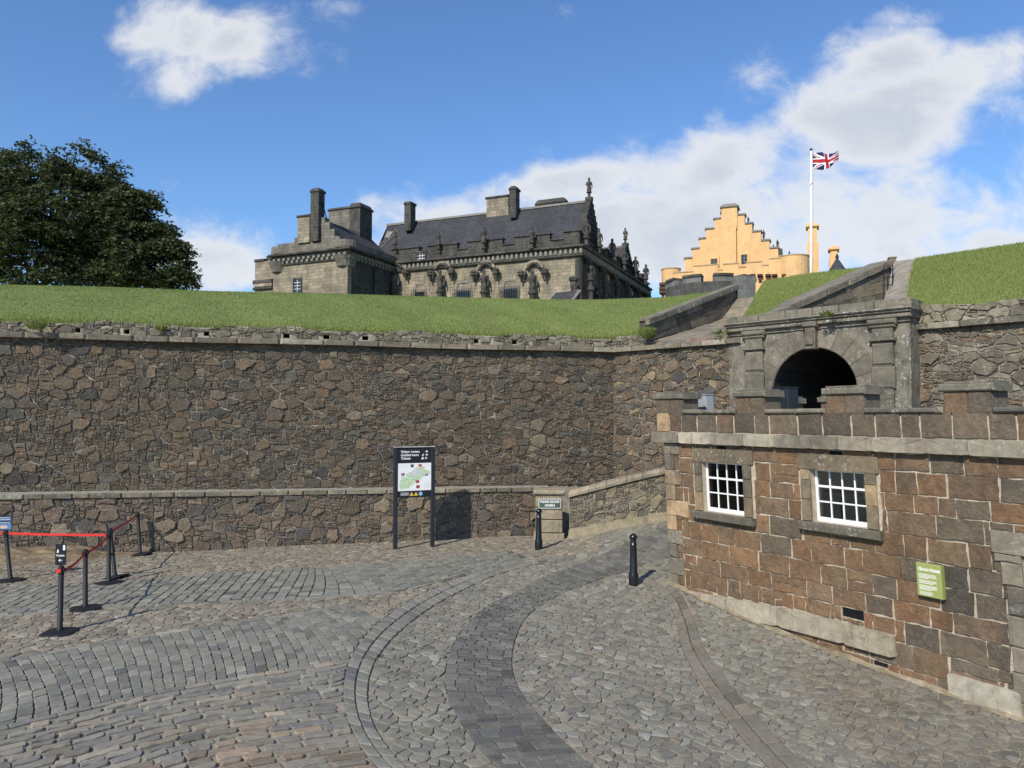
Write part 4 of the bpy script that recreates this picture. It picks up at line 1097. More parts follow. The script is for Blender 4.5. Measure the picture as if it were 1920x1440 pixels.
    for _i in range(12): ua_ = p0 - .2 + (pb_ - p0 + .2) * _i / 12; ub_ = p0 - .2 + (pb_ - p0 + .2) * (_i + 1) / 12; excl.append((ua_, ub_, zl((ua_ + ub_) / 2) - .34, zl((ua_ + ub_) / 2)))
    p2, r2 = gu(1780, 1262); p3, r3 = gu(1917, 1295); zp2 = (r2 + r3) / 2
    S = SP(('plinth_course', 1)); course_row(S, p2, p3, lambda u: zp2 - .33, lambda u: zp2, (.6, 1.0), [(1, (.34, .325, .285)), (1, (.28, .265, .22))], H=.085, bevel=.012, tilt=.003, gap=.003); excl.append((p2, p3, zp2 - .33, zp2))
    for (nm, _k), S in SS.items(): S.build(nm, M['dressed'], lambda u, z, h: FGH.PA(u, z, h), t)
    # coursed blocks
    B = Stones()
    def put(a, b, c, d, dark):
        pend = [(a, b, c, d)]
        for (x0, x1, y0, y1) in excl:
            nxt = []
            for (p, q, r, s_) in pend:
                if q <= x0 or p >= x1 or s_ <= y0 or r >= y1: nxt.append((p, q, r, s_)); continue
                if p < x0: nxt.append((p, x0, r, s_))
                if q > x1: nxt.append((x1, q, r, s_))
                m0, m1 = max(p, x0), min(q, x1)
                if r < y0: nxt.append((m0, m1, r, y0))
                if s_ > y1: nxt.append((m0, m1, y1, s_))
            pend = nxt
        for (p, q, r, s_) in pend:
            if q - p < .035 or s_ - r < .03: continue
            J = rng.normal(0, .007, 8)
            B.add([(p + J[0], r + J[1]), (q + J[2], r + J[3]), (q + J[4], s_ + J[5]), (p + J[6], s_ + J[7])], random.uniform(.012, .024), random.uniform(.009, .016), .009, random.uniform(-.003, .006), .014, pick(PAL_DARK if dark else PAL_BROWN, .09), .08, .0055, .11)
    z = -1.2
    while z < zcb - .03:
        h = random.uniform(.27, .36); 
        if zcb - z < .45: h = (zcb - z) / (1 if zcb - z < .34 else 2)
        u = 0
        while u < L:
            w = random.uniform(.28, .74) * (1.05 if h > .28 else .85); e = min(u + w, L); cu = (u + e) / 2
            pd = sstep(4.3, 5.3, cu) * (1.0 if z < 1.15 else .42); dark = random.random() < .04 + .8 * float(pd)
            if random.random() < .07: k = z + h * random.uniform(.4, .6); put(u, e, z, k, dark); put(u, e, k, z + h, dark)
            else: put(u, e, z + random.uniform(-.006, .006), z + h, dark)
            u = e
        z += h
    # parapet face
    z, k = zct, 0
    zcr = 3.52
    u = .25
    course = [(zct, zcr - .06)]
    for (a, b) in course:
        u = 0.16
        B.add([(-.2, a), (.16, a), (.16, b), (-.2, b)], .03, .006, .01, 0, .01, (.34, .26, .165), .05)
        while u < L:
            w = random.uniform(.28, .62); e = min(u + w, L); B.add([(u, a), (e, a), (e, b), (u, b)], random.uniform(.010, .020), .017, .010, .004, .012, pick(PAL_DARK, .12), .08, .004, .12); u = e
    B.build('coursed_blocks', M['block'], lambda u, z, h: FGH.PA(u, z, h), t)
    # cornice
    S = Stones(); course_row(S, -.30, L, lambda u: zcb + .0, lambda u: zct, (.5, 1.05), [(2, (.30, .255, .175)), (2, (.25, .235, .2)), (1, (.19, .18, .15)), (1, (.36, .34, .29))], H=.13, bevel=.025, tilt=.003, gap=.003)
    S.build('cornice', M['dressed'], lambda u, z, h: FGH.PA(u, z, h), t)
    m = MB(); m.fbox(FGH, -.28, 0, -.11, 2.3, zcb + .01, zct - .005, (.25, .23, .18)); m.build('side_cornice', M['dressed'], t)
    # parapet body, merlons and cappings
    pw = .42; sides = MB(); caps = MB(); g1, g2 = (.12, .115, .10), (.15, .143, .122)
    sides.fbox(FGH, -.2, pw, .012, 2.3, zct, zcr - .06, g1); sides.fbox(FGH, pw, L, .005, pw, zct, zcr - .075, g1); sides.fbox(FGH, 0, L, 2.3, 2.3 + pw, 2.8, zcr - .12, g1)
    def merlon(fr, u0, u1, w0, w1, zt, cu=True):
        body = MB(); body.fbox(fr, u0 + .006, u1 - .006, w0 + .006, w1, zcr - .09, zt - .13, g1); o = body.build('merlon', M['block'], t)
        Q = Stones(); u = u0; n = max(1, int(round((u1 - u0) / .42)))
        for i in range(n): Q.add([(u, zcr - .09), (u + (u1 - u0) / n, zcr - .09), (u + (u1 - u0) / n, zt - .13), (u, zt - .13)], .016, .012, .010, .003, .01, pick(PAL_DARK, .1), .06, .004, .12); u += (u1 - u0) / n
        Q.build('facing_stones', M['block'], lambda uu, zz, h: fr.PA(uu, zz, h - w0), o)
        c_ = MB(); v = random.uniform(.85, 1.15); c_.cbox(fr, u0 - .05, u1 + .05, w0 - .06, w1 + .05, zt - .13, zt - .02, .02, tuple(x * v for x in g2)); c_.cbox(fr, u0 - .0, u1 + .0, w0 - .02, w1 + .0, zt - .02, zt + .015, .03, tuple(x * v for x in g2)); c_.build('cap', M['dressed'], o)
    def capline(fr, u0, u1, w0, w1, z):
        caps = MB(); u = u0
        while u < u1 - .02:
            e = min(u + random.uniform(.5, .8), u1); caps.cbox(fr, u, e - .004, w0 - .06, w1 + .05, z - .08, z + random.uniform(0, .012), .025, pick([(2, g2), (1, (.2, .185, .145)), (1, (.11, .105, .095))], .08)); u = e
        caps.build('parapet_coping', M['dressed'], t)
    zt = gu(1228, 738)[1]; f = lambda px, py: gu(px, py)[0]
    ms = [(-.22, f(1281, 750)), (f(1380, 745), f(1434, 745)), (f(1548, 740), f(1620, 740)), (f(1768, 732), f(1860, 732)), (7.3, 8.0), (8.7, 9.0)]
    for (a, b), (c, d) in zip(ms, ms[1:]): capline(FGH, b + .0, c - .0, 0, pw, zcr)
    for (a, b) in ms: merlon(FGH, a, b, 0, pw, zt)
    ZB = zcr - .1
    for (a, b) in ((.9, 1.35), (2.1, 2.6), (2.75, 3.0)): merlon(FGH, a, b, 2.3, 2.3 + pw, zt - .08)
    capline(FGH, 0, 3.2, 2.3, 2.3 + pw, zcr - .05)
    for (a, b) in ((.75, 1.1), (1.75, 2.1)): merlon(Frame(*FGH.P(0, 0, 3.7)[:2], FGH.w[0], FGH.w[1]), a, b, -.0, pw, zt - .06) if False else None
    sides.build('parapet', M['block'], t)
    m = MB(); m.fbox(FGH, .2, L, .3, 2.5, 2.85, 2.98, (.1, .1, .1)); m.build('roof', rich('lead_flat_roof', (.11, .115, .12), var=.2, scale=3), t)
    m = MB(); m.fbox(FGH, .02, .3, .0, 2.6, -.3, zct, (.14, .125, .10)); m.fbox(FGH, 0, L, 2.4, 2.68, -1.3, 2.9, (.14, .125, .1)); m.build('side_walls', M['block'], t)
    # sills
    for (a, b, c, d) in W:
        m = MB(); m.cbox(FGH, a - .22, b + .26, -.13, .28, c - .15, c - .005, .018, (.115, .108, .09)); m.build('window_sill', M['dressed'], t)
    # windows
    for k, (a, b, c, d) in enumerate(W):
        wf = MB(); w0, w1 = .10, .16; fw = .045
        wf.cbox(FGH, a, a + fw, w0, w1, c, d, .008); wf.cbox(FGH, b - fw, b, w0, w1, c, d, .008); wf.cbox(FGH, a + fw, b - fw, w0, w1, d - .03, d, .008); wf.cbox(FGH, a + fw, b - fw, w0 - .03, w1, c, c + .075, .008)
        nx, nz = 4, 3
        for i in range(1, nx): u = a + fw + (b - a - 2 * fw) * i / nx; wf.cbox(FGH, u - .013, u + .013, w0 + .012, w1, c + .075, d - .03, .005)
        for j in range(1, nz): z = c + .075 + (d - c - .105) * j / nz; wf.cbox(FGH, a + fw, b - fw, w0 + .010, w1, z - (.02 if j == 2 else .013), z + (.02 if j == 2 else .013), .005)
        win = thing('window', '', 'x', FGH.P((a + b) / 2, .1, c)); win.parent = t; win.location = Vector(FGH.P((a + b) / 2, .1, c)) - Vector(t.location)
        for key in ('label', 'category'): del win[key]
        wf.build('frame', M['white'], win)
        gl = MB(); gl.fbox(FGH, a + .02, b - .02, .128, .134, c + .02, d - .02); gl.build('pane', M['clearglass'], win)
        rm = MB()
        A, B_, c_, d_ = a - .5, b + .5, c - .6, d + .12
        rm.add([FGH.P(A, 1.5, c_), FGH.P(B_, 1.5, c_), FGH.P(B_, 1.5, d_), FGH.P(A, 1.5, d_), FGH.P(A, .31, c_), FGH.P(B_, .31, c_), FGH.P(B_, .31, d_), FGH.P(A, .31, d_)], [(0, 1, 2, 3), (0, 4, 5, 1), (3, 2, 6, 7), (0, 3, 7, 4), (1, 5, 6, 2)])
        rm.build('room_interior', M['room'], t)
        if k == 1:
            m = MB(); m.fbox(FGH, b - .42, b - .16, .55, .58, d - .48, d - .1); o = m.build('notice_board', M['white']); top(o, 'white board hanging inside the larger window of the guard house', 'board')
    # ventilation grilles
    for i, (a, b, c, d) in enumerate(V):
        m = MB(); m.fbox(FGH, a, b, .06, .09, c, d)
        n = 5 if i < 3 else 3
        for j in range(n): z = c + (d - c) * (j + .5) / n; m.cbox(FGH, a, b, .025, .06, z - .012, z + .006, .003)
        m.build('air_vent', M['blackplastic'], t)
    # door
    m = MB(); m.fbox(FGH, ud, ud + 1.0, .2, .25, -1.3, zd, (.06, .04, .03))
    for i in range(1, 5): m.fbox(FGH, ud + i * .2 - .006, ud + i * .2 + .006, .192, .2, -1.3, zd)
    m.build('door', rich('dark_green_door_paint', (.02, .03, .025), rough=.5), t)
    return zct
gm = bpy.data.materials.new('clear_glass'); gm.use_nodes = True; _t = NT(gm.node_tree); _t.n.clear()
_o = _t.new('ShaderNodeOutputMaterial'); _tr = _t.new('ShaderNodeBsdfTransparent'); _gl = _t.new('ShaderNodeBsdfGlossy'); _gl.inputs['Roughness'].default_value = .03
_tr.inputs[0].default_value = (.8, .84, .82, 1); _mx = _t.new('ShaderNodeMixShader'); _fr = _t.new('ShaderNodeFresnel'); _fr.inputs[0].default_value = 1.6
_t.l.new(_fr.outputs[0], _mx.inputs[0]); _t.l.new(_tr.outputs[0], _mx.inputs[1]); _t.l.new(_gl.outputs[0], _mx.inputs[2]); _t.l.new(_mx.outputs[0], _o.inputs[0]); M['clearglass'] = gm
build_guard_house()

# ------------------------------------------------------------ lettering
def text_mesh(name, body, size, mat, parent, O, X, Z, align='LEFT', bold=0.0, depth=.0015, sx=1.0):
    """lettering lying on a plane: O origin, X reading direction, Z up"""
    cu = bpy.data.curves.new(name, 'FONT'); cu.body = body; cu.size = size; cu.align_x = align; cu.align_y = 'CENTER'; cu.offset = bold; cu.extrude = depth; cu.resolution_u = 3
    o = bpy.data.objects.new(name, cu); C.objects.link(o); bpy.context.view_layer.update()
    me = bpy.data.meshes.new_from_object(o.evaluated_get(bpy.context.evaluated_depsgraph_get())); bpy.data.objects.remove(o); bpy.data.curves.remove(cu)
    X = Vector(X).normalized(); Z = Vector(Z).normalized(); N = X.cross(Z).normalized()
    mt = Matrix(((X.x * sx, Z.x, N.x, O[0]), (X.y * sx, Z.y, N.y, O[1]), (X.z * sx, Z.z, N.z, O[2]), (0, 0, 0, 1)))
    me.transform(mt); me.materials.clear(); me.materials.append(mat)
    if parent is not None: me.transform(Matrix.Translation(-ctr(parent)))
    return link(name, me, parent)

def picture(name, fn, nu, nz, P, parent, mat):
    """flat printed picture: one colour per cell; P(a, b) gives the place for a, b in 0..1"""
    V = []; F = []; cc = []
    for j in range(nz):
        for i in range(nu):
            b = len(V); c = fn((i + .5) / nu, (j + .5) / nz)
            V += [P(i / nu, j / nz), P((i + 1) / nu, j / nz), P((i + 1) / nu, (j + 1) / nz), P(i / nu, (j + 1) / nz)]; F.append((b, b + 1, b + 2, b + 3)); cc += [c] * 4
    me = fast_mesh(name, V, F, cc, False, [mat], None, False); 
    if parent is not None: me.transform(Matrix.Translation(-ctr(parent)))
    return link(name, me, parent)
M['print'] = rich('printed_panel', attr=True, var=.02, scale=3, rough=.45, bump=0)
M['gold'] = pmat('yellow_symbol', (.75, .5, .05), .5); M['bluesym'] = pmat('blue_symbol', (.25, .5, .75), .5)
from mathutils import noise as mnoise

def build_info_sign():
    a = ong(741, 1031); b = ong(811, 1026); fr = Frame(a[0], a[1], b[0] - a[0], b[1] - a[1]); L = math.hypot(b[0] - a[0], b[1] - a[1])
    t = thing('information_sign', 'tall dark two-post visitor map sign standing before the rubble wall', 'sign', (a[0], a[1], 0))
    zt = fr.uz(741, 839)[1]; zb = fr.uz(745, 934)[1]; zm1 = fr.uz(745, 869)[1]; zm0 = fr.uz(745, 921)[1]
    for u in (0, L): m = MB(); m.cbox(fr, u - .05, u + .05, -.035, .055, -.05, zt, .012); m.build('post', M['slatepost'], t)
    m = MB(); m.cbox(fr, .04, L - .04, -.02, .04, zb, zt - .012, .004); m.build('panel', M['signblack'], t)
    m = MB(); m.fbox(fr, -.055, L + .055, -.045, .06, zt + .0, zt + .018); m.build('top_strip', rich('brushed_metal', (.45, .45, .45), rough=.4, scale=5), t)
    u0, u1 = .055, L - .055
    pts = {}
    photos = [(.42, .9, (.08, .06, .06)), (.66, .91, (.35, .12, .07)), (.15, .6, (.25, .12, .2)), (.86, .57, (.22, .18, .4)), (.59, .32, (.3, .06, .04)), (.6, .14, (.2, .04, .04))]
    def fn(a, b):
        for (x, y, c) in photos:
            if abs(a - x) < .052 and abs(b - y) < .055: return c if abs(b - y) < .028 else tuple(q * 1.6 + .05 for q in c)
        d = (b - (.15 + .75 * a)); e = (a - .5); n = mnoise.noise(Vector((a * 6, b * 6, 3))); n2 = mnoise.noise(Vector((a * 26, b * 26, 1)))
        if abs(d + .12 * n) < .27 - .1 * abs(e) and .05 < a < .98 and .05 < b < .86 and (a + b) < 1.62 + .1 * n:
            if math.hypot(a - .5, (b - .68) * 1.1) < .17 + .04 * n: return (.50, .50, .50) if n2 > 0 else (.68, .68, .68)
            if n2 > .12: return (.36, .55, .3)
            if n2 < -.25: return (.75, .72, .6)
            return (.52, .66, .42)
        if (a < .3 and .78 < b < .95 or a > .78 and b < .35) and int(b * 60) % 3 == 0 and n2 > -.2: return (.6, .6, .58)
        return (.82, .82, .80)
    picture('map', fn, 64, 52, lambda a, b: fr.P(u0 + (u1 - u0) * a, -.024, zm0 + (zm1 - zm0) * b), t, M['print'])
    X = (fr.u[0], fr.u[1], 0); Zv = (0, 0, 1); hh = zt - zm1
    for k, s in enumerate(('Visitor routes', 'Guided tours', 'Tickets')):
        z = zt - hh * (.28 + .21 * k); text_mesh('lettering', s, .088, M['ink'], t, fr.P(u0 + .07, -.024, z), X, Zv, bold=.0018)
        ua = u1 - .13; sg = -1 if k == 2 else 1; z += .0; m = MB()
        m.fbox(fr, ua - .035, ua + .035, -.0235, -.021, z - .006, z + .006)
        tip = ua + .042 * sg; m.fprism(fr, [(tip, z), (tip - .03 * sg, z + .032), (tip - .042 * sg, z + .024), (tip - .022 * sg, z), (tip - .042 * sg, z - .024), (tip - .03 * sg, z - .032)], -.0255, -.021)
        if k == 1: m.fprism(fr, [(ua - .12, z - .03), (ua - .085, z - .03), (ua - .065, z + .03), (ua - .10, z + .012)], -.0235, -.021)
        if k == 2: m.fprism(fr, [(ua - .135, z - .03), (ua - .075, z - .03), (ua - .075, z + .005), (ua - .09, z + .03), (ua - .115, z + .02)], -.0235, -.021)
        m.build('arrow', M['ink'], t)
    z = (zb + zm0) / 2
    for k in range(4): m = MB(); m.fbox(fr, u0 + .07, u0 + (.29 if k != 2 else .27), -.0225, -.021, z + .035 - k * .02, z + .042 - k * .02); m.build('small_print', M['ink'], t)
    for k in (0, 1): u = u0 + .36 + .115 * k; m = MB(); m.fprism(fr, [(u - .055, z - .04), (u + .055, z - .04), (u, z + .055)], -.024, -.021); m.build('warning_symbol', M['gold'], t)
    m = MB(); u = u0 + .60; m.fprism(fr, [(u + .05 * math.cos(i * math.pi / 12), z + .005 + .05 * math.sin(i * math.pi / 12)) for i in range(24)], -.024, -.021); m.build('round_symbol', M['bluesym'], t)
build_info_sign()

def build_horn_sign():
    fr = FP_; t = thing('notice_sign', 'green notice with white letters on the pale stone pier', 'sign', fr.P(.4, 0, .9))
    u0, z1 = fr.uz(1010, 935); u1, z0 = fr.uz(1052, 953); w = -.03
    m = MB(); m.fbox(fr, u0, u1, w - .015, w + .03, z0, z1); m.build('board', M['greensign'], t)
    m = MB(); e = .012; y0, y1 = w - .0185, w - .015
    m.fbox(fr, u0, u1, y0, y1, z0, z0 + e); m.fbox(fr, u0, u1, y0, y1, z1 - e, z1); m.fbox(fr, u0, u0 + e, y0, y1, z0 + e, z1 - e); m.fbox(fr, u1 - e, u1, y0, y1, z0 + e, z1 - e); m.build('border', M['ink'], t)
    X = (fr.u[0], fr.u[1], 0); c = (u0 + u1) / 2; H = z1 - z0
    text_mesh('lettering', 'PLEASE SOUND', .088, M['ink'], t, fr.P(c, w - .018, z0 + H * .70), X, (0, 0, 1), 'CENTER', .002, sx=.86)
    text_mesh('lettering', 'HORN', .092, M['ink'], t, fr.P(c, w - .018, z0 + H * .30), X, (0, 0, 1), 'CENTER', .002)
build_horn_sign()

def build_plaque():
    fr = FGH; t = thing('wall_plaque', 'lime green plaque with white lettering on the guard house wall', 'plaque', fr.P(fr.uz(1740, 1090)[0], -.1, .9))
    u0 = fr.uz(1719, 1085, -.1)[0]; u1 = fr.uz(1766, 1092, -.1)[0]; z1 = fr.uz(1718, 1054, -.1)[1]; z0 = fr.uz(1719, 1115, -.1)[1]; w = -.085
    m = MB(); m.cbox(fr, u0, u1, w - .02, -.02, z0, z1, .006); m.build('board', M['plaque'], t)
    O = Vector(fr.P(u0, 0, z0)); X = Vector(fr.P(u1, 0, z0)) - O; Z = (Vector(fr.P(u0, 0, z1)) - O).normalized(); H = z1 - z0; W = u1 - u0
    X = Vector((fr.u[0], fr.u[1], 0)); f = w - .0225
    text_mesh('lettering', 'G', .066, M['ink'], t, fr.P(u0 + .035, f, z1 - .085), X, (0, 0, 1), bold=.0018); text_mesh('lettering', 'UARD', .052, M['ink'], t, fr.P(u0 + .080, f, z1 - .088), X, (0, 0, 1), bold=.0012, sx=.80)
    text_mesh('lettering', 'H', .066, M['ink'], t, fr.P(u0 + W * .56, f, z1 - .085), X, (0, 0, 1), bold=.0018, sx=.9); text_mesh('lettering', 'OUSE', .052, M['ink'], t, fr.P(u0 + W * .56 + .045, f, z1 - .088), X, (0, 0, 1), bold=.0018, sx=.8)
    lm = MB(); z = z1 - .15
    for para, ln, sc in ((4, .72, 1), (3, .74, 1), (4, .74, 1), (4, .55, .6)):
        for k in range(para): lm.fbox(fr, u0 + .035, u0 + .035 + W * ln * (random.uniform(.93, 1) if k < para - 1 else random.uniform(.45, .9)), w - .0215, w - .02, z - .007 * sc, z); z -= .0185 if sc == 1 else .013
        z -= .016
    lm.build('small_print', M['ink'], t)
build_plaque()

# ------------------------------------------------------------ bollards
def build_bollards():
    def make(label):
        t = thing('bollard', label, 'bollard', group='black bollards at the ramp')
        m = MB(); m.lathe([(.10, -.05), (.10, .0), (.098, .22), (.094, .24), (.083, .25), (.083, .26), (.079, .27), (.066, .80), (.066, .81), (.071, .815), (.071, .83), (.064, .835), (.060, .93), (.062, .945)], n=28); m.build('shaft', M['blackpaint'], t, True)
        m = MB(); m.lathe([(.062, .94), (.078, .95), (.083, .965), (.082, .985), (.07, 1.015), (.045, 1.04), (.018, 1.05), (.014, 1.06)], n=28); m.build('cap', M['blackpaint'], t, True)
        m = MB(); m.lathe([(.0995, .235), (.101, .24), (.1005, .25), (.09, .256)], n=28); m.build('ring', M['blackpaint'], t, True)
        return t
    a = make('nearer black bollard standing in the middle cobbles between dark sett ramp and guard house corner'); x, y = ong(1188, 1098); a.location = (x, y, float(gz(x, y)))
    b = copy_tree(a); b['label'] = 'farther black bollard in front of the pale stone pier with the green notice'; x, y = ong(1010, 1031); b.location = (x, y, float(gz(x, y))); b.rotation_euler = (0, .01, 1)
build_bollards()

# ------------------------------------------------------------ queue stanchions and belts
def build_stanchions():
    def base_mb():
        m = MB(); n = 8; lv = [(.0, 1.0), (.022, 1.0), (.035, .90), (.045, .42), (.05, .2)]; vs = []; fs = []
        R0 = lambda i, s: ((.235 * s) * math.copysign(abs(math.cos(a_)) ** .6, math.cos(a_)), (.235 * s) * math.copysign(abs(math.sin(a_)) ** .6, math.sin(a_)))
        N = 24
        for z, s_ in lv:
            for i in range(N): a_ = 2 * math.pi * i / N; rr = .265 * s_ * (1 + .09 * math.cos(4 * a_)) ; vs.append((rr * math.cos(a_), rr * math.sin(a_), z))
        for k in range(len(lv) - 1):
            for i in range(N): j = (i + 1) % N; fs.append((k * N + i, k * N + j, (k + 1) * N + j, (k + 1) * N + i))
        fs.append(tuple((len(lv) - 1) * N + i for i in range(N))); m.add(vs, fs)
        return m
    def make():
        t = thing('queue_stanchion', 'x', 'stanchion', group='black queue barrier posts')
        base = base_mb().build('base', M['blackplastic'], t)
        for s_ in (-1, 1): m = MB(); m.lathe([(.045, .035), (.045, .042), (.036, .0425), (.03, .041)], (s_ * .16, 0, .0), 14); m.build('hand_hole', M['dark'], base, False)  # solid dark disc, the hole's shade is only its colour
        m = MB(); m.lathe([(.055, .04), (.055, .065), (.040, .078), (.038, .93)], n=20); m.build('pole', M['blackplastic'], t, True)
        m = MB(); m.lathe([(.044, .92), (.044, 1.01), (.038, 1.035), (.022, 1.045)], n=20); m.box(-.053, .053, -.022, .022, .955, 1.005); m.build('belt_head', M['blackplastic'], t)
        return t
    p = make()
    spec = [((20, 1090), (10, 1001), 'leftmost black stanchion carrying a blue poster board, at the edge of the picture'),
            ((112, 1188), (115, 1068), 'nearest black stanchion, carrying the small upright tickets sign'),
            ((160, 1143), (160, 1034), 'black stanchion second from the front, just behind the tickets sign post'),
            ((204, 1095), (204, 995), 'upright one of the two black stanchions standing close together, where three belts meet'),
            ((216, 1084), (206, 1002), 'leaning black stanchion crowded behind the upright one where the belts meet'),
            ((263, 1041), (258, 960), 'farthest black stanchion, standing nearest the rubble wall')]
    out = []
    for k, (f, tp, lab) in enumerate(spec):
        o = p if k == 0 else copy_tree(p); x, y = ong(*f); z = float(gz(x, y)) + .008; o.location = (x, y, z); o['label'] = lab
        T = onY(tp[0], tp[1], y); lean = math.atan2(T[0] - x, 1.04); o.rotation_euler = (0, lean, 0)
        for ch in o.children:
            if ch.name.startswith('base'): ch.rotation_euler = (0, -lean, .35 + .5 * k)
        out.append((o, Vector((x + math.sin(lean) * .98, y, z + math.cos(lean) * .98))))
    def belt(a, b, name_owner, sag=.03):
        m = MB(); n = 16; v = []
        for i in range(n + 1):
            f = i / n; p_ = a.lerp(b, f); zz = p_.z - sag * 4 * f * (1 - f); v += [(p_.x, p_.y, zz - .024), (p_.x, p_.y, zz + .024)]
        d = (b - a).normalized(); nn = Vector((-d.y, d.x, 0)) * .0015; q = [tuple(Vector(x) + nn) for x in v]; k = len(v)
        fs = [(2 * i, 2 * i + 2, 2 * i + 3, 2 * i + 1) for i in range(n)]; fs += [tuple(k + j for j in reversed(f)) for f in fs]
        m.add(v + q, fs); o = m.build('belt', M['red']); own = name_owner; inv = (Matrix.Translation(own.location) @ own.rotation_euler.to_matrix().to_4x4()).inverted(); o.data.transform(inv); o.parent = own
    H = [q[1] for q in out]; O = [q[0] for q in out]
    belt(H[0], H[3], O[0], .01); belt(H[3] + Vector((0, 0, -.01)), H[2], O[3], .05); belt(H[2], H[1] + Vector((0, 0, -.02)), O[2], .05); belt(H[4], H[5], O[5], .03)
    belt(H[0] + Vector((-1.6, .05, 0)), H[0], O[0], .0)
    # red belt end plate on the nearest post
    def child_at(m, name, mat, own):
        o = m.build(name, mat); inv = (Matrix.Translation(own.location) @ own.rotation_euler.to_matrix().to_4x4()).inverted(); o.data.transform(inv); o.parent = own; return o
    c = H[1]; m = MB(); m.box(c.x - .05, c.x + .02, c.y - .05, c.y - .036, c.z - .035, c.z + .02); child_at(m, 'belt_clip', M['red'], O[1])
    # tickets sign held by the nearest post
    s = thing('tickets_sign', 'small black upright sign reading Tickets on top of the nearest stanchion', 'sign', (c.x, c.y, c.z + .05))
    fr = Frame(c.x - .10, c.y - .0, 1, .22); z0 = c.z + .07; m = MB(); m.cbox(fr, 0, .155, -.006, .006, z0, z0 + .33, .002); m.build('panel', M['signblack'], s)
    m = MB(); m.fbox(fr, .06, .09, -.005, .005, z0 - .07, z0); m.build('stem', M['blackplastic'], s)
    X = (fr.u[0], fr.u[1], 0); text_mesh('lettering', 'Tickets', .046, M['ink'], s, fr.P(.012, -.0085, z0 + .15), X, (0, 0, 1), bold=.001, sx=.9)
    m = MB(); z = z0 + .075; u = .075; m.fbox(fr, u - .02, u + .03, -.0085, -.006, z - .004, z + .004); m.fprism(fr, [(u - .028, z), (u - .004, z + .024), (u + .003, z + .017), (u - .012, z), (u + .003, z - .017), (u - .004, z - .024)], -.0085, -.006)
    m.fprism(fr, [(.022, z0 + .195), (.05, z0 + .195), (.05, z0 + .225), (.043, z0 + .25), (.03, z0 + .24)], -.0085, -.006); m.fbox(fr, .11, .14, -.0085, -.006, z0 + .23, z0 + .31); m.build('symbols', M['ink'], s)
    # poster board on the leftmost post
    c = H[0]; s = thing('poster_board', 'blue printed poster board on top of the leftmost stanchion', 'sign', (c.x, c.y, c.z + .05)); fr = Frame(c.x - .28, c.y - .02, 1, .08); z0 = c.z + .06
    m = MB(); m.cbox(fr, 0, .40, -.006, .006, z0, z0 + .30, .002); m.build('panel', M['signblack'], s)
    def fn(a, b):
        if b < .42 and b > .08:
            return (.55, .4, .3) if math.hypot((a - .6) * 1.4, (b - .22) * 2.2) < .28 else (.10, .2, .4)
        if b > .5 and int(b * 40) % 5 == 0 and a > .08 and a < .92: return (.7, .75, .8)
        return (.035, .07, .14)
    picture('poster', fn, 30, 30, lambda a, b: fr.P(.01 + .38 * a, -.0085, z0 + .01 + .28 * b), s, M['print'])
build_stanchions()

# ------------------------------------------------------------ cabinets on the guard house roof
def build_cabinets():
    fr = FGH
    for (px0, px1, py, w, d, mat, lab) in ((1308, 1324, 741, .75, .22, rich('grey_cabinet_paint', (.30, .33, .34), var=.08, scale=3, rough=.4), 'small pale grey metal cabinet behind the guard house parapet beside the first merlon'),
                                      (1449, 1478, 728, .9, .3, rich('dark_blue_cabinet_paint', (.022, .028, .036), var=.1, scale=3, rough=.4), 'dark blue grey metal cabinet behind the parapet in front of the gate arch')):
        u0 = fr.uz(px0, 760, w)[0]; u1 = fr.uz(px1, 760, w)[0]; zt = fr.uz(px0, py, w)[1]
        t = thing('metal_cabinet', lab, 'cabinet', fr.P((u0 + u1) / 2, w + .1, 2.98))
        m = MB(); m.cbox(fr, u0, u1, w, w + d, 2.98, zt, .012); m.build('body', mat, t); m = MB(); m.cbox(fr, u0 - .012, u1 + .012, w - .02, w + d + .02, zt, zt + .02, .005); m.build('lid', mat, t)
        m = MB(); m.fbox(fr, u1 - .06, u1 - .045, w - .012, w, zt - .3, zt - .22); m.build('latch', M['blackplastic'], t)
build_cabinets()

# ------------------------------------------------------------ rock outcrop at the foot of the wall
def build_rock():
    V = []; F = []; n, k = 34, 14; cols = []
    for j in range(k):
        for i in range(n):
            u = -17 + i * 8.0 / (n - 1); w = j / (k - 1); p = FW.P(u, -.18 - 1.15 * w, 0)
            h = (1 - w) ** .8 * (.30 + .3 * max(0, mnoise.noise(Vector((u * .5, 2, 0)))) ) * (1 - float(sstep(-11.2, -9.4, u))) + .12 * mnoise.noise(Vector((u * 1.3, w * 3, 5))) * (1 - w) + .05 * mnoise.noise(Vector((u * 4, w * 7, 1)))
            h = round(h * 14) / 14 * .6 + h * .4
            z = float(gz(p[0], p[1])) + h - .03 - .06 * w; V.append((p[0] + .05 * mnoise.noise(Vector((u * 3, w * 5, 9))), p[1], z)); cols.append(pick([(2, (.20, .155, .10)), (1, (.16, .13, .09)), (1, (.12, .10, .075))], .08))
    for j in range(k - 1):
        for i in range(n - 1): F.append((j * n + i, (j + 1) * n + i, (j + 1) * n + i + 1, j * n + i + 1))
    o = link('rock_outcrop', fast_mesh('rock_outcrop', V, F, cols, False, [M['dressed']])); top(o, 'low yellowish bedrock outcrop at the foot of the wall behind the leftmost stanchion', 'rock')
build_rock()

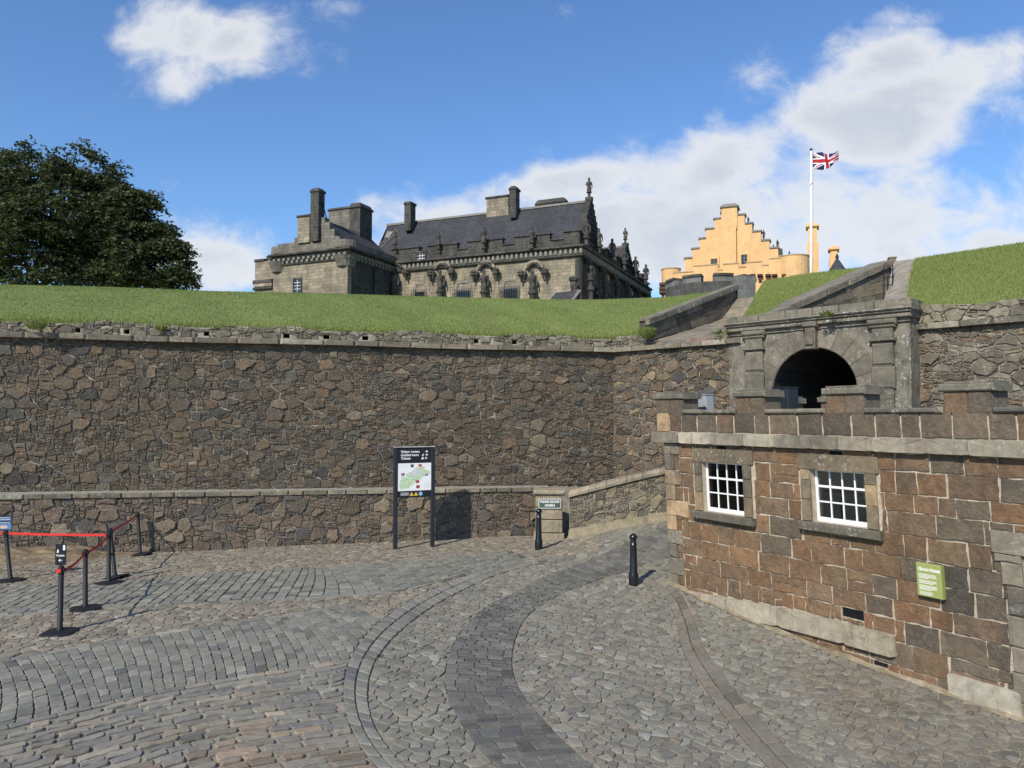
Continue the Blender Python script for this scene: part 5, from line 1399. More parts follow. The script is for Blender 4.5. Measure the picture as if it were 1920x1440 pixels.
# ------------------------------------------------------------ weeds in the wall joints
def tuft(P, n, r, h, name, lab):
    V = []; F = []; cc = []
    for i in range(n):
        a = random.uniform(0, 6.28); l = random.uniform(.4, 1) * r; b = Vector(P) + Vector((math.cos(a) * l * .5, math.sin(a) * l * .4 - r * .2, random.uniform(-.02, .05))); tip = b + Vector((math.cos(a) * l * .6, math.sin(a) * l * .5, random.uniform(.3, 1) * h)); w = Vector((-math.sin(a), math.cos(a), .3)) * random.uniform(.012, .025)
        mid = b.lerp(tip, .55) + Vector((0, 0, .02)); k = len(V); V += [tuple(b), tuple(mid + w), tuple(tip), tuple(mid - w)]; F.append((k, k + 1, k + 2, k + 3)); t = random.uniform(.1, .9); cc += [(t, t, t)] * 4
    o = link(name, fast_mesh(name, V, F, cc, False, [M['blade']], None, False)); top(o, lab, 'weed')
p = onY(1212, 628, 21.6); tuft(p + Vector((0, -.15, -.12)), 260, .30, .34, 'weed', 'bushy green weed growing on the wall top at the left end of the embrasure')
p = onY(1355, 628, 19.9); tuft(p, 70, .35, .10, 'weed', 'low dry weed on the wall head left of the gateway')
p = onY(75, 620, 18.3); tuft(p + Vector((0, -.1, 0)), 120, .28, .22, 'weed', 'dark green weed in the top masonry near the left edge')
p = onY(305, 622, 19.2); tuft(p + Vector((0, -.1, 0)), 70, .18, .18, 'weed', 'small green weed in the top masonry between the first drain holes')
p = onY(1545, 596, 17.6); tuft(p + Vector((0, -.1, 0)), 80, .2, .12, 'weed', 'small green weed on the gateway cornice above the keystone')

# ------------------------------------------------------------ distant buildings
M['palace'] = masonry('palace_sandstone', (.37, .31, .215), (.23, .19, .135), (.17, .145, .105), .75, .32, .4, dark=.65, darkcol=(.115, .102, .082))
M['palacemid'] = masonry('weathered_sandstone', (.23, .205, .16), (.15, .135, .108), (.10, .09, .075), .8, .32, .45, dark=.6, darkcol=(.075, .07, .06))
M['palacedark'] = masonry('sooty_and_painted_shade_sandstone', (.085, .079, .068), (.050, .048, .043), (.15, .14, .115), .8, .34, .5, dark=.6, darkcol=(.025, .024, .023))  # soot on parapets and chimneys; on side walls the shade is painted in
M['trim'] = rich('blackened_carving', (.058, .054, .047), var=.55, scale=1.6, bump=.8, bscale=9, bdist=.06, dirt=((.20, .18, .145), .5), streak=.6)
M['slate'] = masonry('roof_slates', (.062, .062, .068), (.045, .045, .05), (.03, .03, .033), .35, .22, .45, ms=.02, bump=.3)
M['lead'] = rich('lead_flashing', (.34, .35, .36), var=.2, scale=3)
M['ochre'] = rich('ochre_limewash', (.73, .44, .20), var=.14, scale=.55, bump=.6, bscale=7, bdist=.05, streak=.22, dirt=((.42, .31, .19), .35))
M['ochrecap'] = rich('grey_coping', (.21, .195, .17), var=.4, scale=2, bump=.5, bscale=10)
M['rust'] = rich('rusty_brown_stone', (.09, .05, .035), var=.4, scale=4)
M['bastion'] = masonry('grey_ashlar', (.20, .195, .18), (.14, .136, .126), (.26, .25, .225), .75, .36, .3, ms=.014, dark=.4)

def pb(m, fr, px0, pt, px1, pb_, w0, w1, col=(1, 1, 1), ch=0, zb=None):
    """box measured in the photograph on the plane w0 of a frame"""
    pm = (px0 + px1) / 2; py = (pt + pb_) / 2; a = fr.uz(px0, py, w0)[0]; b = fr.uz(px1, py, w0)[0]; z1 = fr.uz(pm, pt, w0)[1]; z0 = fr.uz(pm, pb_, w0)[1] if zb is None else zb
    a, b = min(a, b), max(a, b)
    if ch: m.cbox(fr, a, b, w0, w1, z0, z1, ch, col)
    else: m.fbox(fr, a, b, w0, w1, z0, z1, col)
    return a, b, z0, z1
def figure(m, c, h, col=(1, 1, 1)):
    """weathered standing statue on a turned pedestal"""
    k = h / 2.6
    m.lathe([(.22 * k, 0), (.30 * k, .1 * k), (.18 * k, .25 * k), (.17 * k, .6 * k), (.33 * k, .75 * k), (.33 * k, .85 * k), (.26 * k, .9 * k), (.29 * k, 1.2 * k), (.22 * k, 1.55 * k), (.30 * k, 1.85 * k), (.28 * k, 2.05 * k), (.11 * k, 2.2 * k), (.15 * k, 2.3 * k), (.14 * k, 2.5 * k), (.05 * k, 2.6 * k)], c, 10, col)
    m.tube([(c[0] - .26 * k, c[1], c[2] + 2.0 * k), (c[0] - .38 * k, c[1] - .1 * k, c[2] + 1.65 * k), (c[0] - .15 * k, c[1] - .28 * k, c[2] + 1.5 * k)], [.08 * k, .07 * k, .05 * k], 6, col)
    m.tube([(c[0] + .26 * k, c[1], c[2] + 2.0 * k), (c[0] + .36 * k, c[1] - .05 * k, c[2] + 1.6 * k), (c[0] + .33 * k, c[1] - .2 * k, c[2] + 1.25 * k)], [.08 * k, .07 * k, .05 * k], 6, col)

FA = Frame(6.31, 70.0, -.915, .403)              # palace: u runs left along the front, w runs back
def chimney(t, fr, px0, py0, px1, py1, w, depth, cap=8, mat='palacedark', name='chimney', capr=.12):
    m = MB(); a, b, z0, z1 = pb(m, fr, px0, py0 + cap, px1, py1, w, w + depth); o = m.build(name, M[mat], t)
    m = MB(); m.cbox(fr, a - capr, b + capr, w - capr, w + depth + capr, z1, z1 + .22, .06); ch = .5 * (fr.uz((px0 + px1) / 2, py0, w)[1] - z1 - .22)
    zt = fr.uz((px0 + px1) / 2, py0, w)[1]; m.hexa(MB.orient([fr.P(a - .05, w - .05, z1 + .22), fr.P(b + .05, w - .05, z1 + .22), fr.P(b + .05, w + depth + .05, z1 + .22), fr.P(a - .05, w + depth + .05, z1 + .22),
        fr.P(a + .12, w + .12, zt), fr.P(b - .12, w + .12, zt), fr.P(b - .12, w + depth - .12, zt), fr.P(a + .12, w + depth - .12, zt)]))
    m.build('cap', M['trim'], o); return o
def win(t, fr, px0, py0, px1, py1, w=-.0, bars=(3, 5), surround=.18, depth=.4, mat='trim', framecol='white'):
    a = fr.uz(px0, (py0 + py1) / 2, w)[0]; b = fr.uz(px1, (py0 + py1) / 2, w)[0]; a, b = min(a, b), max(a, b); z1 = fr.uz((px0 + px1) / 2, py0, w)[1]; z0 = fr.uz((px0 + px1) / 2, py1, w)[1]
    m = MB(); s = surround; m.cbox(fr, a - s, a, w - .10, w + .1, z0 - s, z1 + s, .03); m.cbox(fr, b, b + s, w - .10, w + .1, z0 - s, z1 + s, .03); m.cbox(fr, a, b, w - .10, w + .1, z1, z1 + s, .03); m.cbox(fr, a, b, w - .14, w + .1, z0 - s, z0, .03)
    o = m.build('window', M[mat], t); m = MB(); m.fbox(fr, a, b, w - .02, w + .01, z0, z1); m.build('pane', M['glass'], o)
    m = MB(); nx, nz = bars
    for i in range(1, nx): u = a + (b - a) * i / nx; m.fbox(fr, u - .02, u + .02, w - .05, w - .02, z0, z1)
    for j in range(1, nz): z = z0 + (z1 - z0) * j / nz; m.fbox(fr, a, b, w - .053, w - .0203, z - .02, z + .02)
    m.build('glazing_bars', M[framecol], o); return o

def build_palace():
    t = thing('palace', 'blackened sandstone palace with statues on its crenellated front, slate roof and chimneys', 'building', (0, 75, 7))
    fr = FA; U = 20.6; W1 = 27.0; WG = 7.2
    zc0 = fr.uz(1086, 478)[1]; zc1 = fr.uz(1086, 461)[1]; zp = fr.uz(1060, 449)[1]; zm = fr.uz(1060, 436)[1]
    # walls
    m = MB(); m.fbox(fr, 0, U, 0, .6, 6.5, zc0); m.build('front_wall', M['palace'], t)
    m = MB(); m.fbox(fr, 0, .6, .6, W1, 6.5, zc0); m.fbox(fr, .6, U, W1 - .6, W1, 6.5, zc0); m.build('side_wall', M['palacedark'], t)  # side facing away from the sun, its shade put into the darker stone colour
    # cornice with carved band
    m = MB(); m.cbox(fr, -.35, U, -.28, .6, zc0 - .12, zc0 + .06, .05); m.cbox(fr, -.5, U, -.45, .6, zc1 - .15, zc1 + .08, .06); m.fbox(fr, -.2, U, -.12, .6, zc0 + .06, zc1 - .15)
    m.cbox(fr, -.35, .0, .6, W1, zc0 - .12, zc0 + .06, .05); m.fbox(fr, -.2, 0, .6, W1, zc0 + .06, zc1 - .15); m.fbox(fr, -.5, 0, .6, W1, zc1 - .15, zc1 + .08)
    m.build('cornice', M['trim'], t)
    m = MB(); u = -.3
    while u < U - .2: m.cbox(fr, u, u + .26, -.24, -.12, zc0 + .12, zc1 - .2, .06, (1, 1, 1)); u += .5
    w = .2
    while w < W1: m.fbox(fr, -.32, -.2, w, w + .26, zc0 + .12, zc1 - .2); w += .5
    m.build('carved_frieze', rich('pale_carving', (.24, .22, .18), var=.5, scale=3, bump=.6, bscale=12), t)
    # parapet: low wall and broad merlons with moulded tops
    m = MB(); m.fbox(fr, 0, U, -.0, .5, zc1 + .08, zp); m.fbox(fr, 0, .5, .5, W1, zc1 + .08, zp)
    cp_ = MB()
    um = [(1090, 1057), (1031, 965), (942, 877), (857, 803), (786, 700)]
    for k, (a, b) in enumerate(um):
        ua = fr.uz(a, 450)[0]; ub = min(fr.uz(b, 450)[0], U); ua = max(ua, 0); m.fbox(fr, ua, ub, 0, .5, zp, zm); cp_.cbox(fr, ua - .08, ub + .08, -.12, .6, zm, zm + .14, .04)
        if k: pu = fr.uz(um[k - 1][1], 450)[0]; cp_.cbox(fr, pu, ua, -.12, .6, zp, zp + .12, .04)
    w = .9
    while w < W1 - 1: m.fbox(fr, 0, .5, w, w + 2.4, zp, zm); cp_.fbox(fr, -.12, .6, w - .06, w + 2.46, zm, zm + .14); cp_.fbox(fr, -.12, .6, w + 2.46, w + 3.74, zp, zp + .12); w += 3.8
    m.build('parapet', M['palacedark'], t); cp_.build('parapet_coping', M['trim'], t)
    # roofs
    def roof(w0, wr, w1, ze, zr, u0, u1, gable=True):
        m = MB(); P = fr.P
        m.add([P(u0, w0, ze), P(u1, w0, ze), P(u1, wr, zr), P(u0, wr, zr), P(u0, w1, ze), P(u1, w1, ze)], [(0, 1, 2, 3), (3, 2, 5, 4)]); o = m.build('roof', M['slate'], t)
        m = MB(); m.fbox(fr, u0, u1, wr - .14, wr + .14, zr - .05, zr + .16); m.build('ridge', M['ochrecap'], o)
        m = MB(); n = 9
        for k in range(n):                        # crow-stepped gable
            f0, f1 = k / n, (k + 1) / n; za = ze + (zr - ze) * f0; zb_ = ze + (zr - ze) * f1 + .38
            m.fbox(fr, -.02, .55, w0 + (wr - w0) * f0, wr, za, zb_) if k else m.fbox(fr, -.02, .55, w0, wr, ze - .8, zb_)
            m.fbox(fr, -.02, .55, wr, w1 + (wr - w1) * f0, za, zb_) if k else m.fbox(fr, -.02, .55, wr, w1, ze - .8, zb_)
        m.build('gable', M['palacedark'], t)
    zr = fr.uz(1098, 379, 3.7)[1]; ze = zp - .15
    roof(.75, 3.7, 6.9, ze, zr, .3, U + 3)
    zr2 = fr.uz(1176, 462, 0)[1]
    Q = fr.P(.3, 17, 0); zq = onY(1178, 463, Q[1])[2]; roof(14.0, 17.0, 20.0, ze, zq, .3, 16)
    for (w, z, h) in ((3.7, zr + .3, 2.1), (17.0, zq + .3, 1.9)):
        m = MB(); p = fr.P(.25, w, z); m.lathe([(.42, -.2), (.42, .1)], p, 8); figure(m, p, h); m.build('statue_finial', M['trim'], t)
    # chimneys
    chimney(t, fr, 758, 377, 770, 432, 2.4, 1.0, 6, capr=.09); chimney(t, fr, 955, 348, 967, 408, 2.6, 1.0, 8, capr=.09)
    chimney(t, fr, 912, 366, 953, 407, 3.4, 1.4, 5, mat='palace'); chimney(t, fr, 1005, 372, 1058, 392, 5.6, 1.4, 10, mat='ochrecap')
    # statues along the parapet
    for px in (740, 822, 907, 997):
        u, z = fr.uz(px, 468, -.45); m = MB(); zt = fr.uz(px, 424 if px > 850 else 434, -.45)[1]; figure(m, fr.P(u, -.42, z), zt - z); m.build('parapet_statue', M['trim'], t)
    for w in (.8, 4.7, 9.4, 14.2, 19.0, 24.0):
        m = MB(); p = fr.P(-.4, w, zc1 + .1); figure(m, p, zm - zc1 + 1.2); m.build('parapet_statue', M['trim'], t)
    # niches: hood arch, side brackets, statue on a twisted shaft
    for px in (744, 829, 911, 1001):
        u, zh = fr.uz(px, 492, -.2); zb = fr.uz(px, 511, -.2)[1]; r = .88
        back = MB(); back.fbox(fr, u - r, u + r, -.035, 0, 7, zb + .4); arc = [(u + r * math.cos(a), zb + .4 + r * .85 * math.sin(a)) for a in np.linspace(0, math.pi, 13)]; back.fprism(fr, arc, -.035, 0)
        o = back.build('niche', M['palace'], t)
        m = MB(); ar = [(u + (r + .1) * math.cos(a), zb + .4 + (r * .85 + .1) * math.sin(a)) for a in np.linspace(0, math.pi, 13)]; ai = [(u + (r - .16) * math.cos(a), zb + .4 + (r * .85 - .16) * math.sin(a)) for a in np.linspace(0, math.pi, 13)]
        for i in range(12): m.fprism(fr, [ai[i], ar[i], ar[i + 1], ai[i + 1]], -.22, -.03)
        m.build('hood_arch', M['palace'], o)
        m = MB()
        for k in range(7): a = math.pi * (k + .5) / 7; q = fr.P(u + (r - .28) * math.cos(a), -.3, zb + .35 + (r * .85 - .28) * math.sin(a)); m.lathe([(.05, -.17), (.17, -.05), (.15, .1), (.05, .17)], q, 7)
        for s in (-1, 1):
            q = fr.P(u + s * (r + .36), -.45, zb - .05); m.lathe([(.06, -.8), (.11, -.5), (.2, -.3), (.34, -.15), (.3, .0), (.36, .12), (.22, .3), (.1, .36)], q, 8); q = fr.P(u + s * (r + .12), -.3, zb - .1); m.lathe([(.1, -.5), (.26, -.1), (.28, .2), (.1, .3)], q, 8)
        m.build('carved_bracket', M['trim'], o)
        m = MB(); p = fr.P(u, -.62, 0); m.lathe([(.26, 7), (.26, zb - 3.0), (.36, zb - 2.9), (.38, zb - 2.55), (.27, zb - 2.5), (.30, zb - 2.2), (.42, zb - 2.1), (.42, zb - 1.95), (.28, zb - 1.9)], p, 10)
        for k in range(3):
            a0 = k * 2.1; m.tube([(p[0] + .27 * math.cos(a0 + i * .55), p[1] + .27 * math.sin(a0 + i * .55), zb - 5 + i * .2) for i in range(11)], .06, 5)
        m.build('twisted_column', M['trim'], o)
        m = MB(); figure(m, fr.P(u, -.62, zb - 2.9), 3.1); m.build('statue', M['trim'], o)
    # barred windows under relieving arches
    for (a, b, tp) in ((775, 800, 548), (852, 885, 546), (940, 974, 542)):
        ua = fr.uz(a, 555)[0]; ub = fr.uz(b, 555)[0]; z1 = fr.uz((a + b) / 2, tp)[1]; z0 = 8; c = (ua + ub) / 2; hw = (ub - ua) / 2
        m = MB(); m.cbox(fr, ua - .25, ua, -.07, .02, z0, z1 + .25, .03); m.cbox(fr, ub, ub + .25, -.07, .02, z0, z1 + .25, .03)
        ou = [(c + (hw + .3) * math.cos(x), z1 + .2 + .85 * math.sin(x)) for x in np.linspace(0, math.pi, 11)]; inn = [(c + hw * math.cos(x), z1 + .2 + .6 * math.sin(x)) for x in np.linspace(0, math.pi, 11)]
        for i in range(10): m.fprism(fr, [inn[i], ou[i], ou[i + 1], inn[i + 1]], -.08, .02)
        o = m.build('window', M['ochrecap'], t); m = MB(); m.fbox(fr, ua, ub, -.02, .01, z0, z1 + .05); m.build('pane', M['glass'], o)
        m = MB(); n = 8
        for i in range(n + 1): u = ua + (ub - ua) * i / n; m.tube([fr.P(u, -.33, z0), fr.P(u, -.33, z1 + .18)], .035, 5)
        for z in np.arange(z1 - 2.4, z1 + .05, .42): m.tube([fr.P(ua - .12, -.33, z), fr.P(ub + .12, -.33, z)], .03, 5)
        m.build('iron_grille', M['blackplastic'], o)
    win(t, fr, 783, 474, 797, 502, -.05, (3, 5))
    # roof light, ladder and lead on the roof slope
    def slope(px, py):
        for w in np.linspace(.8, 3.7, 120):
            u, z = fr.uz(px, py, w)
            if z <= ze + (zr - ze) * (w - .75) / 2.95 + 1e-3: return Vector(fr.P(u, w - .05, z + .04))
        return Vector(fr.P(*fr.uz(px, py, 3.6)[:1], 3.6, fr.uz(px, py, 3.6)[1]))
    m = MB(); q = [slope(*x) for x in ((722, 446), (731, 447), (737, 437), (727, 436))]; m.prism([tuple(x) for x in q], (0, 0, .1)); m.build('roof_light', M['ochrecap'], t)
    m = MB(); a0, a1, b0, b1 = slope(706, 467), slope(712, 468), slope(743, 430), slope(749, 431)
    m.tube([a0, b0], .05, 5); m.tube([a1, b1], .05, 5)
    for k in range(9): f = (k + .5) / 9; m.tube([a0.lerp(b0, f), a1.lerp(b1, f)], .03, 4)
    m.build('roof_ladder', M['ochrecap'], t)
    # corner pilasters, pipes and columns on the shaded side
    m = MB(); m.cbox(fr, .0, .45, -.06, .05, 6.6, zc0 - .13, .03); m.build('corner_strip', M['palacedark'], t)
    for w in (1.6, 6.2, 10.6, 15.4, 20.2, 24.6):
        m = MB(); p = fr.P(-.55, w, 0); m.lathe([(.22, 7), (.22, zc0 - 3.2), (.36, zc0 - 3.1), (.36, zc0 - 2.9), (.25, zc0 - 2.8)], p, 9); figure(m, (p[0], p[1], zc0 - 2.9), 2.6)
        p2 = fr.P(-.35, w, zc0 - .2); m.lathe([(.15, -.4), (.45, -.1), (.45, .1)], p2, 8); m.build('side_column', M['trim'], t)
    for w in (4.2, 8.4, 13, 18, 22.4): m = MB(); m.fbox(fr, -.06, -.0, w, w + 1.2, 8, zc0 - 2.3); o = m.build('side_window', M['glass'], t)
    m = MB(); u, z = fr.uz(1076, 519, -1.2); p = fr.P(u, -1.2, 0); m.lathe([(.3, 7), (.3, z - 2.0), (.42, z - 1.9), (.42, z - 1.7), (.31, z - 1.65), (.31, z - .5), (.45, z - .35), (.5, z - .15), (.4, z)], p, 12)
    for k in range(3): m.tube([(p[0] + .32 * math.cos(k * 2.1 + i * .5), p[1] + .32 * math.sin(k * 2.1 + i * .5), z - 3.6 + i * .3) for i in range(11)], .06, 5)
    m.build('free_column', M['trim'], t)
    # slated porch with a hatch
    m = MB(); w = -4.0; q = [fr.uz(1003, 563, w), fr.uz(1023, 541, w), fr.uz(1069, 540, w), fr.uz(1053, 563, w)]; zt = q[1][1]
    m.add([fr.P(q[0][0], -4.2, 12.2), fr.P(q[3][0], -4.2, 12.2), fr.P(q[2][0], -1.4, zt), fr.P(q[1][0], -1.4, zt)], [(0, 1, 2, 3)]); m.add([fr.P(q[3][0], -4.2, 12.2), fr.P(q[2][0] - .1, -1.4, 12.2), fr.P(q[2][0], -1.4, zt)], [(0, 1, 2)]); o = m.build('porch_roof', M['slate'], t)
    m = MB(); a, b = Vector(fr.P(q[3][0], -4.25, 12.25)), Vector(fr.P(q[2][0], -1.4, zt + .05)); m.tube([a, b], .16, 4); m.tube([Vector(fr.P(q[1][0], -1.4, zt)), b], .08, 4); m.build('porch_coping', M['ochrecap'], t)
    # ---- west wing
    ox, oy, _ = fr.P(20.6, 0, 0); X0, Y0 = -15.5, 70.9; fw = Frame(X0, Y0, -.915, .403)
    uL = fw.uz(512, 520)[0]; zs = fw.uz(600, 489)[1]; zk = fw.uz(600, 479)[1]; zpp = fw.uz(640, 452)[1]; zp2 = fw.uz(560, 462)[1]
    m = MB(); m.fbox(fw, 0, uL, 0, .6, 6.5, zs); m.build('wing_front', M['palace'], t)
    m = MB(); m.fbox(fw, -.02, .6, .6, 9.0, 6.5, zs); m.build('wing_side', M['palacedark'], t)  # wing's shaded side, also darkened by colour
    m = MB(); m.cbox(fw, -.15, uL + .15, -.15, .5, zs - .14, zs, .04); m.fbox(fw, -.15, 0, .5, 8.8, zs - .14, zs); m.cbox(fw, -.45, uL + .4, -.42, .5, zk + .28, zk + .5, .05); m.fbox(fw, -.45, 0, .5, 8.8, zk + .28, zk + .5)
    m.build('wing_string', M['trim'], t)
    m = MB(); k = 0
    for row in (0, 1):
        u = -.3 + row * .3
        while u < uL + .2: m.fbox(fw, u, u + .3, -.2 - .14 * row, 0, zs + .02 + .26 * row, zs + .26 + .26 * row); u += .6
        w = .2 + row * .3
        while w < 8.6: m.fbox(fw, -.2 - .14 * row, 0, w, w + .3, zs + .02 + .26 * row, zs + .26 + .26 * row); w += .6
    m.build('chequer_corbels', M['ochrecap'], t)
    m = MB(); m.fbox(fw, .3, uL - .3, -.38, .4, zk + .5, zp2); m.fbox(fw, -.38, .3, .5, 8.8, zk + .5, zpp - .1)
    for (uu, zz) in ((.8, zpp + .1), (uL - .7, zp2 + .15)):
        p = fw.P(uu, .75, 0); m.lathe([(1.25, zk + .5), (1.28, (zk + zz) / 2), (1.22, zz)], p, 20); m.lathe([(.5, zs - 1.0), (.85, zs - .7), (.95, zs - .3), (1.2, zs + .3)], fw.P(uu - (.2 if uu < 2 else -.2), .55, 0), 16)
    m.fbox(fw, .02, uL - .02, -.0, .6, zs - .05, zk + .6); m.fbox(fw, -.0, .6, .6, 9.0, zs - .05, zk + .6); m.build('wing_parapet', M['palacemid'], t)
    # crow-stepped gable of the wing
    zb0 = zp2 - .3
    st = [(520, 458), (545, 455), (552, 446), (558, 434), (566, 420), (574, 411), (603, 408), (609, 408), (618, 417), (627, 430), (637, 443), (644, 451)]
    m = MB()
    for (xa, ya), (xb, yb) in zip(st, st[1:]): a = fw.uz(xa, ya, 1.2)[0]; b = fw.uz(xb, yb, 1.2)[0]; z = fw.uz(xa, ya if xa < 600 else yb, 1.2)[1]; m.fbox(fw, min(a, b), max(a, b), 1.2, 1.9, zb0 - 1, z)
    m.build('wing_gable', M['palacemid'], t)
    ur, zrr = fw.uz(607, 412, 1.9); ue, zee = fw.uz(649, 452, 1.9); z1_ = zb0
    m = MB(); m.add([fw.P(ue, 1.9, zee), fw.P(ue, 9.6, zee), fw.P(ur, 9.6, zrr), fw.P(ur, 1.9, zrr), fw.P(uL - .6, 9.6, zee), fw.P(uL - .6, 1.9, zee)], [(0, 1, 2, 3), (3, 2, 4, 5)]); m.build('wing_roof', M['slate'], t)
    chimney(t, fw, 582, 352, 597, 452, .8, .95, 8, capr=.09); chimney(t, fw, 558, 404, 580, 455, 1.0, .9, 3, mat='palace'); o = chimney(t, fw, 616, 388, 655, 462, 7.4, 1.2, 6, mat='palacemid'); chimney(t, fw, 655, 380, 675, 470, 7.0, 2.2, 10)
    win(t, fw, 552, 524, 564, 548, -.02, (2, 4), .15)
    m = MB(); m.tube([fw.P(fw.uz(604, 378, 1.0)[0], 1.0, fw.uz(604, 378, 1.0)[1]), fw.P(fw.uz(614, 415, 3.0)[0], 3.0, fw.uz(614, 415, 3.0)[1])], .05, 5); m.build('chimney_stay', M['blackplastic'], t)
    for w in (2.0, 5.4): m = MB(); m.fbox(fw, -.08, -.02, w, w + 1.0, 10, zs - 3.5); m.build('side_window', M['glass'], t)
    m = MB(); m.tube([fw.P(-.12, 4.2, 7), fw.P(-.12, 4.2, zs - .1)], .09, 6); m.build('drain_pipe', M['blackplastic'], t)
    # low annexe at the far left
    m = MB(); a, b, z0, z1 = pb(m, fw, 478, 490, 512, 560, 1.2, 5, zb=6.5); m.fbox(fw, a, b, 1.0, 1.2, z1 - 2.6, z1 - 2.3); m.build('annexe_wall', M['palace'], t)
    m = MB(); m.cbox(fw, b - 1.2, b + .1, 1.1, 5.1, z1, z1 + .28, .05); m.cbox(fw, a, a + .9, 1.1, 5.1, z1 + .12, z1 + .5, .05); m.cbox(fw, a, b + .12, .95, 1.3, z1 - 2.3, z1 - 1.9, .05); m.cbox(fw, a, b + .12, .95, 1.3, z1 - 2.9, z1 - 2.65, .05); m.build('annexe_coping', M['trim'], t)
build_palace()

def build_hall():
    o_ = onY(1500, 520, 75.0); fr = Frame(o_[0], o_[1], -.93, .367)
    t = thing('great_hall', 'ochre limewashed hall with crow-stepped gable and crenellated parapet', 'building', (o_[0] - 6, o_[1] + 3, 7))
    U = lambda px, w=0: fr.uz(px, 470, w)[0]; Z = lambda px, py, w=0: fr.uz(px, py, w)[1]
    left = [(1284, 486), (1298, 468), (1312, 449), (1324, 431), (1340, 412), (1353, 400)]; right = [(1384, 404), (1397, 421), (1411, 436), (1427, 453), (1443, 467), (1459, 482)]
    m = MB(); wg = 1.2; wd = 1.0
    def cstep(a, b, z): k = MB(); k.cbox(fr, a, b, wg - .1, wg + wd + .1, z, z + .22, .05); k.build('crow_step_coping', M['ochrecap'], t)
    xs = left + [(1384, 395)]
    for i in range(len(xs) - 1): a, b = U(xs[i][0], wg), U(xs[i + 1][0], wg); z = Z(xs[i][0], xs[i][1], wg); m.fbox(fr, b, a, wg, wg + wd, 6.5, z); cstep(b + .0, a + .12, z)
    ys = right
    for i in range(len(ys)): a = U(ys[i][0], wg); b = U(ys[i + 1][0], wg) if i + 1 < len(ys) else U(1462, wg); z = Z(ys[i][0], ys[i][1], wg) if i else Z(1390, 404, wg); m.fbox(fr, min(a, b), max(a, b), wg, wg + wd, 6.5, z); cstep(min(a, b) - .12, max(a, b), z)
    m.build('gable', M['ochre'], t)
    m = MB(); a, b, z0, z1 = pb(m, fr, 1353, 389, 1382, 430, wg - .15, wg + 1.5); m.fbox(fr, U(1381, wg), U(1351, wg), wg - .35, wg, 6.5, Z(1366, 424, wg)); o = m.build('chimney', M['ochre'], t)
    m = MB(); m.cbox(fr, a - .15, b + .15, wg - .3, wg + 1.65, z1, z1 + .2, .05); m.hexa(MB.orient([fr.P(a - .1, wg - .25, z1 + .2), fr.P(b + .1, wg - .25, z1 + .2), fr.P(b + .1, wg + 1.6, z1 + .2), fr.P(a - .1, wg + 1.6, z1 + .2), fr.P(a + .15, wg + .2, z1 + .5), fr.P(b - .15, wg + .2, z1 + .5), fr.P(b - .15, wg + 1.3, z1 + .5), fr.P(a + .15, wg + 1.3, z1 + .5)])); m.build('cap', M['ochrecap'], o)
    # roof behind the gable
    m = MB(); ur, zr = U(1368, wg), Z(1368, 412, wg); ul, uR, ze = U(1290, wg), U(1458, wg), Z(1458, 486, wg); m.add([fr.P(ul, wg + .9, ze), fr.P(ur, wg + .9, zr), fr.P(ur, 30, zr), fr.P(ul, 30, ze), fr.P(uR, wg + .9, ze), fr.P(uR, 30, ze)], [(0, 1, 2, 3), (1, 4, 5, 2)]); m.build('roof', M['slate'], t)
    # parapet in front, crenellated, with rounded corner turrets
    m = MB(); cp_ = MB(); zc = [(1262, 1300, 511), (1300, 1346, 498), (1346, 1355, 507), (1355, 1384, 495), (1384, 1398, 502), (1398, 1428, 492), (1428, 1441, 498), (1441, 1497, 484)]
    for (a, b, y) in zc: z = Z((a + b) / 2, y, -.3); m.fbox(fr, U(b, -.3), U(a, -.3), -.3, .2, 6.5, z); cp_.fbox(fr, U(b, -.3), U(a, -.3), -.36, .26, z, z + .1)
    for (px, r, y) in ((1258, 1.0, 505), (1487, 1.5, 482)):
        q = fr.P(U(px, .6), .6, 0); z = Z(px, y, .2); m.lathe([(r, 6.5), (r, z)], q, 24); cp_.lathe([(r + .05, z), (r + .05, z + .1)], q, 24)
    m.fbox(fr, U(1510, .5), U(1487, .5), .5, 8, 6.5, Z(1500, 490, .5)); m.build('parapet', M['ochre'], t); cp_.build('parapet_coping', rich('pale_ochre_coping', (.42, .31, .18), var=.3, scale=3), t)
    for (a, b, y0, y1) in ((1333, 1345, 486, 497), (1390, 1401, 478, 496)): win(t, fr, a, y0, b, y1, wg - .02, (2, 3), .22, mat='ochre', framecol='ochrecap')
    # spouts under the parapet
    m = MB()
    for px in (1411, 1425, 1440, 1452, 1471, 1490): u, z = fr.uz(px, 514, -.5); z = Z(px, 512, -.4); z -= .35; m.cbox(fr, u - .26, u + .26, -.75, -.3, z - .0, z + .22, .05); m.cbox(fr, u - .15, u + .15, -.55, -.3, z - .5, z - .0, .05)
    m.build('water_spouts', M['rust'], t)
    m = MB()
    for py in (533, 541, 548): u, z = fr.uz(1248, py, 0); m.cbox(fr, u - .5, u + .6, -.5, .5, z - .2, z + .15, .06)
    m.build('corbels', M['rust'], t)
    for (px, y0, y1, w) in ((1403, 406, 421, 3), (1432, 431, 450, 5), (1458, 449, 468, 8), (1450, 458, 468, 9), (1466, 471, 480, 12), (1480, 470, 481, 14)):
        u, z = fr.uz(px, y1, w); m = MB(); h = fr.uz(px, y0, w)[1] - z; p = fr.P(u, w, z); figure(m, p, h); m.fbox(fr, u - .5, u + .5, w - .5, w + .5, z - 2.2, z); m.build('roof_statue', M['trim'], t)
